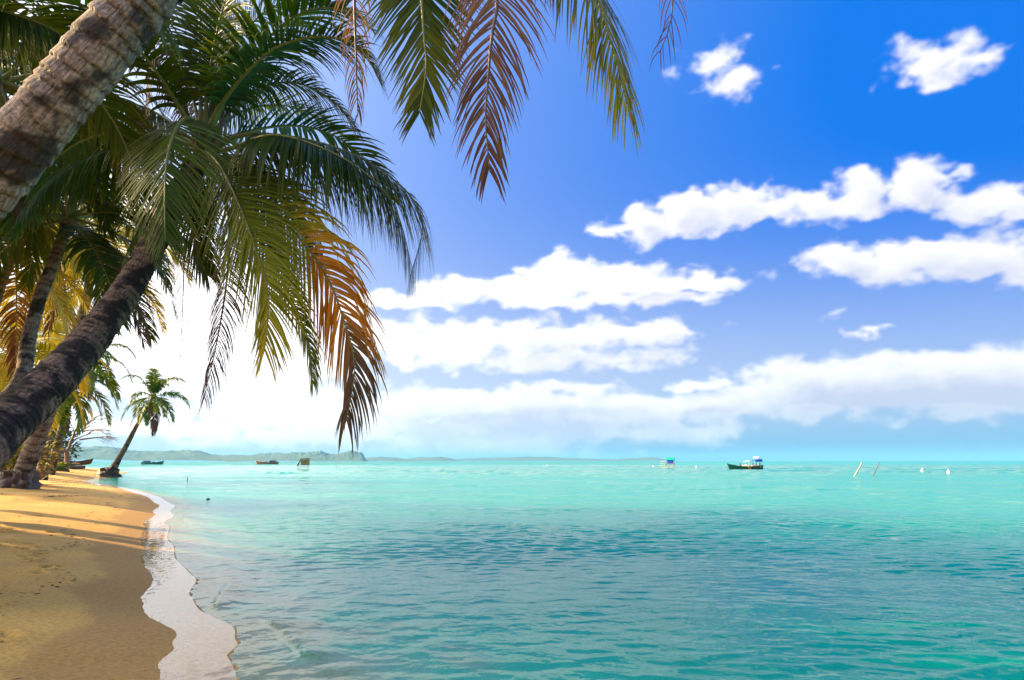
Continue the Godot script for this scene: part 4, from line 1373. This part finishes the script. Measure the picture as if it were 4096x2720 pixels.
func build_boats() -> void:
	var m := StandardMaterial3D.new()
	m.vertex_color_use_as_albedo = true
	m.roughness = 0.45
	M.paint = m
	var cl := m.duplicate() as StandardMaterial3D
	cl.roughness = 0.9
	M.cloth = cl
	var white := Color(0.8, 0.8, 0.78)
	var wood := Color(0.36, 0.20, 0.08)
	var blue := Color(0.02, 0.09, 0.5)
	# the open green boat with people
	var at := Vector3(45.85, 0.06, -136.00)
	at.y = 0.0
	var b := thing("longboat", "open green wooden boat with a blue awning and seated people", "boat", at, "", PI + 0.06)
	hull(b, 6.7, 1.6, 1.0, 0.62, Color(0.0, 0.075, 0.035), wood, Color(0.05, 0.02, 0.015))
	for x in [-2.7, -0.9]:
		for z in [-0.62, 0.62]:
			post(b, "post", Vector3(x, 0.3, z), Vector3(x, 1.75 + (0.12 if x < -2.0 else -0.05), z * 0.95), 0.03, white)
	sheet(b, "awning", [Vector3(-3.0, 1.95, -0.8), Vector3(-3.0, 1.95, 0.8), Vector3(-0.7, 1.62, 0.8), Vector3(-0.7, 1.62, -0.8)], 0.04, 0.06, blue)
	sheet(b, "awning_edge", [Vector3(-3.0, 1.93, -0.81), Vector3(-3.0, 1.45, -0.83), Vector3(-1.6, 1.38, -0.83), Vector3(-1.6, 1.75, -0.81)], 0.03, 0.02, blue)
	sheet(b, "front_flap", [Vector3(-0.68, 1.63, -0.8), Vector3(-0.68, 1.63, 0.8), Vector3(0.35, 1.42, 0.6), Vector3(0.35, 1.42, -0.6)], 0.03, 0.03, white)
	for x in [-2.2, -1.2, -0.1, 1.1]:
		slab(b, "thwart", Vector3(x - 0.14, 0.22, -0.62), Vector3(x + 0.14, 0.27, 0.62), wood)
	var sign_ := -1.0
	for k in 3:
		var o := geo(true)
		o.tube(smooth_path([Vector3(-0.18, 0, 0), Vector3(-0.1, 0.22, 0.03), Vector3(0.15, 0.24, -0.02), Vector3(0.2, 0.02, 0)], 8), PackedFloat32Array([0.04, 0.12, 0.16, 0.17, 0.17, 0.16, 0.15, 0.1, 0.03]), 8, white)
		var s := part(numbered("life_jacket_bundle"), o.mesh(), M.cloth, self, at + Vector3(0.0 + 1.9 + k * 0.36 - 0.1, 1.98 + 0.05 * (k % 2), -0.1 + 0.15 * k))
		tag(s, ["white bundle on the boat awning, nearest the bow", "middle white bundle on the boat awning", "white bundle at the stern end of the boat awning"][k], "bundle", "white bundles on the awning")
	var ring := TorusMesh.new()
	ring.inner_radius = 0.17
	ring.outer_radius = 0.3
	ring.rings = 20
	ring.ring_segments = 8
	var buoy := part("life_ring", ring, plain(0.8, 0.32, 0.02, 0.5), self, at + Vector3(0.42, 0.42, 0.84))
	buoy.rotation.x = PI / 2
	tag(buoy, "orange life ring hung on the side of the green boat", "life ring")
	var pk := Color(0.75, 0.35, 0.32)
	person("person in a dark top seated alone near the bow of the green boat", at + Vector3(-1.1, 0.27, 0.05), 1.4, Color(0.08, 0.03, 0.03), Color(0.5, 0.3, 0.2), false)
	person("person in a cream shirt seated in the middle of the green boat", at + Vector3(0.1, 0.27, 0.1), -1.3, Color(0.75, 0.62, 0.45), Color(0.25, 0.1, 0.06), true)
	person("person in a pale pink shirt at the front edge of the awning", at + Vector3(1.2, 0.27, 0.25), -1.5, pk, Color(0.5, 0.2, 0.1), false)
	person("person in an orange shirt under the blue awning", at + Vector3(2.0, 0.27, 0.2), -1.2, Color(0.75, 0.28, 0.1), Color(0.2, 0.1, 0.1), false)
	person("person in a magenta shirt at the stern of the green boat", at + Vector3(2.7, 0.3, 0.1), -1.6, Color(0.65, 0.09, 0.18), Color(0.3, 0.12, 0.1), true)
	var sacks := geo(true)
	sacks.tube(smooth_path([Vector3(-0.5, 0.0, 0), Vector3(-0.2, 0.15, 0), Vector3(0.3, 0.16, 0), Vector3(0.55, 0.02, 0)], 8), PackedFloat32Array([0.05, 0.18, 0.24, 0.26, 0.27, 0.26, 0.24, 0.17, 0.05]), 9, Color(0.78, 0.7, 0.55))
	tag(part("cargo_sack", sacks.mesh(), M.cloth, self, at + Vector3(-0.55, 0.4, 0.1)), "cream sack lying amidships in the green boat", "sack")

	# two fishing boats at anchor far out
	for k in 2:
		at = Vector3(-228.78, 0.82, -440.00) if k == 0 else Vector3(-155.27, 0.82, -440.00)
		at.y = 0.0
		var f := thing("fishing_boat", ["green hulled fishing boat anchored before the hills by the lone palm", "fishing boat with a white bow, mast and blue cabin before the hills"][k], "boat", at, "fishing boats at anchor", 0.0 if k == 0 else PI)
		f.scale = Vector3.ONE * 0.8
		hull(f, 17.0, 4.0, 2.6, 1.5, Color(0.0, 0.14, 0.08) if k == 0 else Color(0.30, 0.14, 0.05), wood, Color(0.0, 0.06, 0.03) if k == 0 else Color(0.16, 0.03, 0.02))
		if k == 1:
			slab(f, "bow_board", Vector3(6.2, 1.2, -0.7), Vector3(8.6, 2.3, 0.7), white, Transform3D(Basis(Vector3(0, 0, 1), 0.22), Vector3(0.1, -1.2, 0)))
		slab(f, "cabin", Vector3(-6.4, 1.2, -1.3), Vector3(-1.8, 2.7, 1.3), Color(0.02, 0.05, 0.16))
		for w in 3:
			slab(f, "window", Vector3(-6.0 + w * 1.45, 1.75, 1.29), Vector3(-5.0 + w * 1.45, 2.4, 1.33), Color(0.10, 0.16, 0.3))
		sheet(f, "awning", [Vector3(-7.0, 3.3, -1.6), Vector3(-7.0, 3.3, 1.6), Vector3(-1.2, 3.25, 1.6), Vector3(-1.2, 3.25, -1.6)], 0.1, 0.15, Color(0.02, 0.06, 0.28))
		for x in [-6.8, -1.5]:
			for z in [-1.4, 1.4]:
				post(f, "post", Vector3(x, 1.2, z), Vector3(x, 3.3, z), 0.07, wood)
		post(f, "mast", Vector3(4.6, 0.8, 0), Vector3(4.6, 5.2 if k else 4.0, 0), 0.09, wood)
		post(f, "boom", Vector3(4.6, 4.9 if k else 3.7, 0), Vector3(6.9, 2.4, 0), 0.05, wood)
		slab(f, "deck_box", Vector3(0.2, 0.9, -0.9), Vector3(2.0, 2.1, 0.9), Color(0.34, 0.13, 0.04))
		slab(f, "net_pile", Vector3(2.2, 0.9, -1.0), Vector3(4.2, 1.7, 1.0), Color(0.4, 0.06, 0.05) if k else Color(0.2, 0.12, 0.05))

	# the brown hut on stilts
	at = Vector3(-40.96, 0.10, -136.00)
	at.y = 0.0
	var h := thing("stilt_hut", "small brown wooden hut on stilts with a pale canvas side", "hut", at, "", 0.12)
	for x in [-0.98, -0.5, 0.1, 0.62, 1.0]:
		for z in [-0.6, 0.6]:
			post(h, "stilt", Vector3(x, -1.6, z), Vector3(x + rng.randf_range(-0.05, 0.05), 0.98, z), 0.035, Color(0.25, 0.13, 0.05))
	slab(h, "platform", Vector3(-1.05, 0.9, -0.75), Vector3(1.1, 0.98, 0.75), Color(0.3, 0.16, 0.06))
	for k in 9:
		var x := -0.42 + k * 0.17
		slab(h, "plank", Vector3(x, 0.98, 0.68), Vector3(x + 0.155, 1.95 + 0.04 * k * 0.3, 0.72 + 0.006 * (k % 2)), Color(0.42, 0.19, 0.04) * (1.0 if k != 5 else 0.6))
	slab(h, "side_wall", Vector3(1.06, 0.98, -0.7), Vector3(1.1, 2.1, 0.67), Color(0.5, 0.26, 0.07))
	slab(h, "back_wall", Vector3(-0.42, 0.98, -0.72), Vector3(1.05, 2.0, -0.68), Color(0.3, 0.15, 0.05))
	sheet(h, "canvas", [Vector3(-0.44, 2.12, 0.74), Vector3(-0.44, 2.12, -0.74), Vector3(-1.15, 0.75, -0.8), Vector3(-1.15, 0.75, 0.8)], 0.03, -0.06, white)
	sheet(h, "roof", [Vector3(-0.46, 2.14, 0.78), Vector3(-0.46, 2.14, -0.78), Vector3(1.2, 2.2, -0.78), Vector3(1.2, 2.2, 0.78)], 0.04, 0.08, Color(0.55, 0.36, 0.14))

	# the white and blue hut on stilts with landing rails
	at = Vector3(35.19, 0.11, -156.00)
	at.y = 0.0
	h = thing("stilt_hut", "white hut on stilts with a teal roof, blue side and landing rails", "hut", at, "", -0.35)
	for x in [-0.45, 0.35, 1.2]:
		for z in [-0.65, 0.65]:
			post(h, "stilt", Vector3(x, -1.6, z), Vector3(x, 1.0, z), 0.045, Color(0.5, 0.36, 0.2))
	for x in [[-0.45, 0.35], [0.35, 1.2]]:
		post(h, "brace", Vector3(x[0], 0.05, 0.68), Vector3(x[1], 0.95, 0.68), 0.035, Color(0.6, 0.42, 0.22))
		post(h, "brace", Vector3(x[1], 0.05, 0.72), Vector3(x[0], 0.95, 0.72), 0.035, Color(0.6, 0.42, 0.22))
	slab(h, "platform", Vector3(-0.6, 0.98, -0.8), Vector3(1.35, 1.06, 0.8), Color(0.4, 0.12, 0.08))
	var gable := geo(true)
	for x in [-0.2, -0.16]:
		var q := [Vector3(x, 1.06, -0.7), Vector3(x, 1.06, 0.7), Vector3(x, 1.85, 0.7), Vector3(x, 2.28, 0.0), Vector3(x, 1.85, -0.7)]
		if x < -0.18: q.reverse()
		gable.flat(q, white)
	part("gable_wall", gable.mesh(), M.paint, h)
	slab(h, "side_wall", Vector3(-0.155, 1.06, 0.66), Vector3(1.2, 1.85, 0.7), blue)
	slab(h, "back_wall", Vector3(-0.155, 1.06, -0.7), Vector3(1.2, 1.85, -0.66), white)
	slab(h, "end_wall", Vector3(1.2, 1.06, -0.7), Vector3(1.24, 1.85, 0.7), white)
	for s in [-1.0, 1.0]:
		sheet(h, "roof", [Vector3(-0.32, 2.33, 0.0), Vector3(1.35, 2.33, 0.0), Vector3(1.35, 1.80, 0.86 * s), Vector3(-0.32, 1.80, 0.86 * s)], 0.04, 0.0, Color(0.0, 0.36, 0.27))
	for k in 4:
		var y: float = [0.12, 0.5, 1.02, 1.5][k]
		slab(h, "rail", Vector3(-1.75 + 0.12 * (k % 2), y, 0.55), Vector3(-0.62, y + 0.1, 0.68), [Color(0.62, 0.5, 0.32), Color(0.7, 0.6, 0.4), Color(0.7, 0.58, 0.4), white][k])
	for x in [-1.6, -0.75]:
		post(h, "stilt", Vector3(x, -1.6, 0.5), Vector3(x, 1.62, 0.5), 0.035, Color(0.55, 0.42, 0.26))
	tag(slab(self, "green_can", Vector3(-0.13, 0, -0.13), Vector3(0.13, 0.32, 0.13), Color(0.05, 0.5, 0.08)), "small green can on the landing of the white hut", "can")
	get_node("green_can").position = at + Vector3(-0.75, 0.61, 0.45)

	# poles and floats
	var pole := func(label: String, a: Vector3, b: Vector3, r: float, c: Color) -> void:
		var g := geo(true)
		var path := smooth_path([a, a.lerp(b, 0.5) + Vector3(r * 0.6, 0, 0), b], 10)
		var rad := PackedFloat32Array()
		for k in 11:
			rad.append(r * (1.0 - 0.25 * k / 10.0) * (1.0 + 0.1 * sin(k * 2.3)))
		g.tube(path, rad, 7, c)
		tag(part(numbered("mooring_pole"), g.mesh(), M.paint, self), label, "pole", "poles standing in the water")
	pole.call("thick pale pole leaning out of the water past the green boat", Vector3(37.31, -0.20, -76.00), Vector3(38.39, 1.41, -76.00), 0.085, Color(0.40, 0.36, 0.28))
	pole.call("thin dark pole leaning beside the thick pale pole", Vector3(39.34, -0.20, -76.00), Vector3(40.28, 1.47, -76.00), 0.055, Color(0.12, 0.11, 0.09))
	pole.call("thin stick between the fishing boat and the brown hut", Vector3(-49.51, -0.14, -140.00), Vector3(-49.61, 1.45, -140.00), 0.04, Color(0.3, 0.28, 0.24))
	pole.call("thin upright stick past the brown hut", Vector3(-35.29, -0.14, -140.00), Vector3(-35.47, 1.60, -140.00), 0.04, Color(0.3, 0.28, 0.24))
	pole.call("thin leaning stick past the brown hut", Vector3(-34.59, -0.14, -140.00), Vector3(-34.97, 1.60, -140.00), 0.04, Color(0.3, 0.28, 0.24))
	pole.call("thin stick in the calm water beside the fishing boat", Vector3(-75.58, -0.22, -190.00), Vector3(-75.66, 0.86, -190.00), 0.06, Color(0.3, 0.28, 0.24))
	pole.call("short dark stick in the shallows before the lone palm", Vector3(-27.08, -0.06, -58.00), Vector3(-27.07, 0.37, -58.00), 0.035, Color(0.12, 0.1, 0.08))
	for k in 5:
		var q: Array = [[2613, 1868, 190], [2785, 1871, 168], [3690, 1888, 104], [3795, 1893, 92], [2187, 1862, 250]][k]
		var w: Vector3 = [Vector3(38.69, 0.05, -190.00), Vector3(44.62, 0.05, -168.00), Vector3(61.47, -0.02, -104.00), Vector3(57.83, 0.00, -92.00), Vector3(12.53, 0.09, -250.00)][k]
		w.y = 0.0
		var g := geo(true)
		var prof := [[-0.25, 0.05], [-0.15, 0.2], [0.05, 0.28], [0.22, 0.22], [0.34, 0.1], [0.46, 0.06], [0.52, 0.02]]
		var path := PackedVector3Array()
		var rad := PackedFloat32Array()
		for e in prof:
			path.append(Vector3(0, e[0], 0))
			rad.append(e[1] * (1.0 if k != 4 else 0.7))
		g.tube(path, rad, 12, white)
		tag(part(numbered("float_buoy"), g.mesh(), M.paint, self, w), ["white float left of the white hut", "white float between the white hut and the green boat", "small white float past the leaning poles", "outermost white float beyond the leaning poles", "tall white float far out before the low hills"][k], "buoy", "white floats on the water")
	# driftwood in the shallows
	var dw := geo(true)
	dw.tube(smooth_path([Vector3(-0.2, -0.03, 0), Vector3(-0.05, 0.06, 0.02), Vector3(0.1, 0.05, -0.02), Vector3(0.22, -0.02, 0)], 8), PackedFloat32Array([0.02, 0.06, 0.09, 0.08, 0.1, 0.08, 0.06, 0.04, 0.02]), 7, Color(0.03, 0.025, 0.02))
	var dp := Vector3(-13.05, 0.04, -30.00)
	dp.y = 0.0
	tag(part("driftwood", dw.mesh(), M.paint, self, dp), "small dark lump of driftwood floating in the shallows", "driftwood")
	get_node("driftwood").scale = Vector3.ONE * 0.4
	# canoe and log up the beach
	at = Vector3(-68.77, 0.95, -108.00)
	at = Vector3(at.x, on_sand(at.x, at.z).y + 0.55, at.z)
	var cn := thing("outrigger_canoe", "dark narrow canoe drawn up behind the bare tree", "boat", at, "", 0.1)
	hull(cn, 6.0, 0.8, 0.6, 0.5, Color(0.03, 0.025, 0.02), wood, Color(0.03, 0.025, 0.02))
	for x in [-1.2, 1.2]:
		post(cn, "outrigger_arm", Vector3(x, 0.3, -0.3), Vector3(x, 0.1, 1.9), 0.05, wood)
	post(cn, "outrigger_float", Vector3(-2.2, 0.0, 1.9), Vector3(2.2, 0.0, 1.9), 0.09, wood)
	for x in [-1.5, 1.5]:
		post(cn, "trestle", Vector3(x, -0.75, 0), Vector3(x, -0.2, 0), 0.1, wood)
	var lg := geo(true)
	lg.tube(smooth_path([Vector3(-1.6, 0.2, 0), Vector3(-0.4, 0.28, 0.1), Vector3(0.8, 0.24, 0), Vector3(1.7, 0.26, -0.1)], 10), PackedFloat32Array([0.24, 0.27, 0.28, 0.28, 0.27, 0.26, 0.26, 0.25, 0.24, 0.23, 0.22]), 10, Color(0.05, 0.035, 0.025))
	var lp := Vector3(-58.47, 0.98, -92.00)
	tag(part("fallen_log", lg.mesh(), M.stalk, self, on_sand(lp.x, lp.z)), "dark fallen log on the sand under the bare tree", "log")

# ---------------------------------------------------------------- hills across the bay
func build_hills() -> void:
	var m := StandardMaterial3D.new()
	m.vertex_color_use_as_albedo = true
	m.roughness = 0.95
	var all := [[6200.0, [Vector2(-5264, 76.4), Vector2(-4372, 113.0), Vector2(-3926, 147.1), Vector2(-3656, 142.2), Vector2(-3338, 98.4), Vector2(-2890, 105.7), Vector2(-2573, 59.4), Vector2(-2214, 57.0), Vector2(-1947, 83.7), Vector2(-1745, 98.4), Vector2(-1610, 69.1), Vector2(-1454, 100.8), Vector2(-1363, 83.7), Vector2(-1282, 0.0)]],
		[8200.0, [Vector2(-3399, 19.6), Vector2(-2930, 99.9), Vector2(-2782, 109.6), Vector2(-2572, 71.0), Vector2(-1919, 35.7), Vector2(-1505, 58.2), Vector2(-1208, 26.0), Vector2(-853, 58.2), Vector2(-735, 38.9), Vector2(-630, 0.0)]],
		[10300.0, [Vector2(-1814, 0.0), Vector2(-1370, 68.1), Vector2(-923, 39.9), Vector2(-253, 56.0), Vector2(342, 72.1), Vector2(863, 47.9), Vector2(1495, 31.8), Vector2(2054, 56.0), Vector2(2498, 0.0)]]]
	for h in all:
		var g := geo(true)
		var dist: float = h[0]
		var prof: Array = h[1]
		var nx := 260
		var nd := 22
		var thick := dist * 0.22
		for a in nx + 1:
			var f := float(a) / nx * (prof.size() - 1)
			var i := mini(int(f), prof.size() - 2)
			var t := f - i
			t = t * t * (3.0 - 2.0 * t)
			var p: Vector2 = (prof[i] as Vector2).lerp(prof[i + 1], f - i)
			var top := lerpf(prof[i].y, prof[i + 1].y, t)
			for b in nd + 1:
				var v := float(b) / nd
				var z := -dist - thick * v
				var x := p.x * (1.0 + 0.22 * v)
				var hill := pow(sin(PI * clampf(v * 0.92 + 0.02, 0.0, 1.0)), 0.7)
				var y := top * hill * (1.0 + 0.25 * nc.get_noise_2d(x * 0.08, z * 0.08))
				y += (nb.get_noise_2d(x * 0.3, z * 0.3) * 0.2 + absf(na.get_noise_2d(x * 0.13, z * 0.13)) * 0.22) * minf(top, 60.0) * hill
				g.add(Vector3(x, y - 2.0, z), Vector3.UP, Color(0.05, 0.085, 0.03) * (1.0 + 0.8 * na.get_noise_2d(x * 0.4, z * 0.4)))
		var w := nd + 1
		for a in nx + 1:
			for b in w:
				var e := g.v[mini(a + 1, nx) * w + b] - g.v[maxi(a - 1, 0) * w + b]
				var q := g.v[a * w + mini(b + 1, nd)] - g.v[a * w + maxi(b - 1, 0)]
				var nn := e.cross(q).normalized()
				g.n[a * w + b] = nn if nn.y > 0.0 else -nn
		for a in nx:
			for b in nd:
				var k := a * w + b
				g.quad(k, k + 1, k + w + 1, k + w)
		for c in g.c.size():
			g.c[c].a = 1.0
		struct("hills", g.mesh(), m)

# ---------------------------------------------------------------- scene
func _ready() -> void:
	rng.seed = 20240
	for n in [na, nb, nc]:
		n.noise_type = FastNoiseLite.TYPE_SIMPLEX_SMOOTH
	na.seed = 3; na.frequency = 0.11; na.fractal_octaves = 4
	nb.seed = 8; nb.frequency = 0.13; nb.fractal_octaves = 5
	nl.noise_type = FastNoiseLite.TYPE_CELLULAR
	nl.cellular_return_type = FastNoiseLite.RETURN_DISTANCE
	nl.seed = 5; nl.frequency = 0.55; nl.fractal_octaves = 3; nl.fractal_type = FastNoiseLite.FRACTAL_FBM
	nc.seed = 21; nc.frequency = 0.05; nc.fractal_octaves = 3
	var cam := Camera3D.new()
	cam.name = "camera"
	cam.fov = 53.0
	cam.near = 0.05
	cam.far = 20000.0
	cam.position = Vector3(0, 1.6, 0)
	cam.rotation_degrees = Vector3(10.08, 0, -0.08)
	add_child(cam)
	var env := Environment.new()
	env.background_mode = Environment.BG_SKY
	env.sky = Sky.new()
	var pano := PanoramaSkyMaterial.new()
	pano.panorama = build_sky()
	env.sky.sky_material = pano
	env.tonemap_mode = Environment.TONE_MAPPER_LINEAR
	env.tonemap_exposure = EXPO
	env.sdfgi_enabled = true
	env.ssao_enabled = true
	env.ssil_enabled = true
	env.volumetric_fog_enabled = true
	env.volumetric_fog_density = 0.0
	env.fog_enabled = true
	env.fog_density = 0.00006
	env.fog_light_color = Color(0.48, 0.80, 1.0)
	var we := WorldEnvironment.new()
	we.name = "environment"
	we.environment = env
	add_child(we)
	var sun := DirectionalLight3D.new()
	sun.name = "sun"
	sun.light_energy = 1.6
	sun.light_color = Color(1.0, 0.86, 0.62)
	sun.light_angular_distance = 0.5
	sun.shadow_enabled = true
	add_child(sun)
	sun.look_at_from_position(Vector3.ZERO, -sun_vec())
	build_ground()
	build_sea()
	leaf_materials()
	build_hills()
	build_near_palms()
	build_far_palms()
	build_shade_palms()
	build_plants()
	build_boats()
	build_litter()
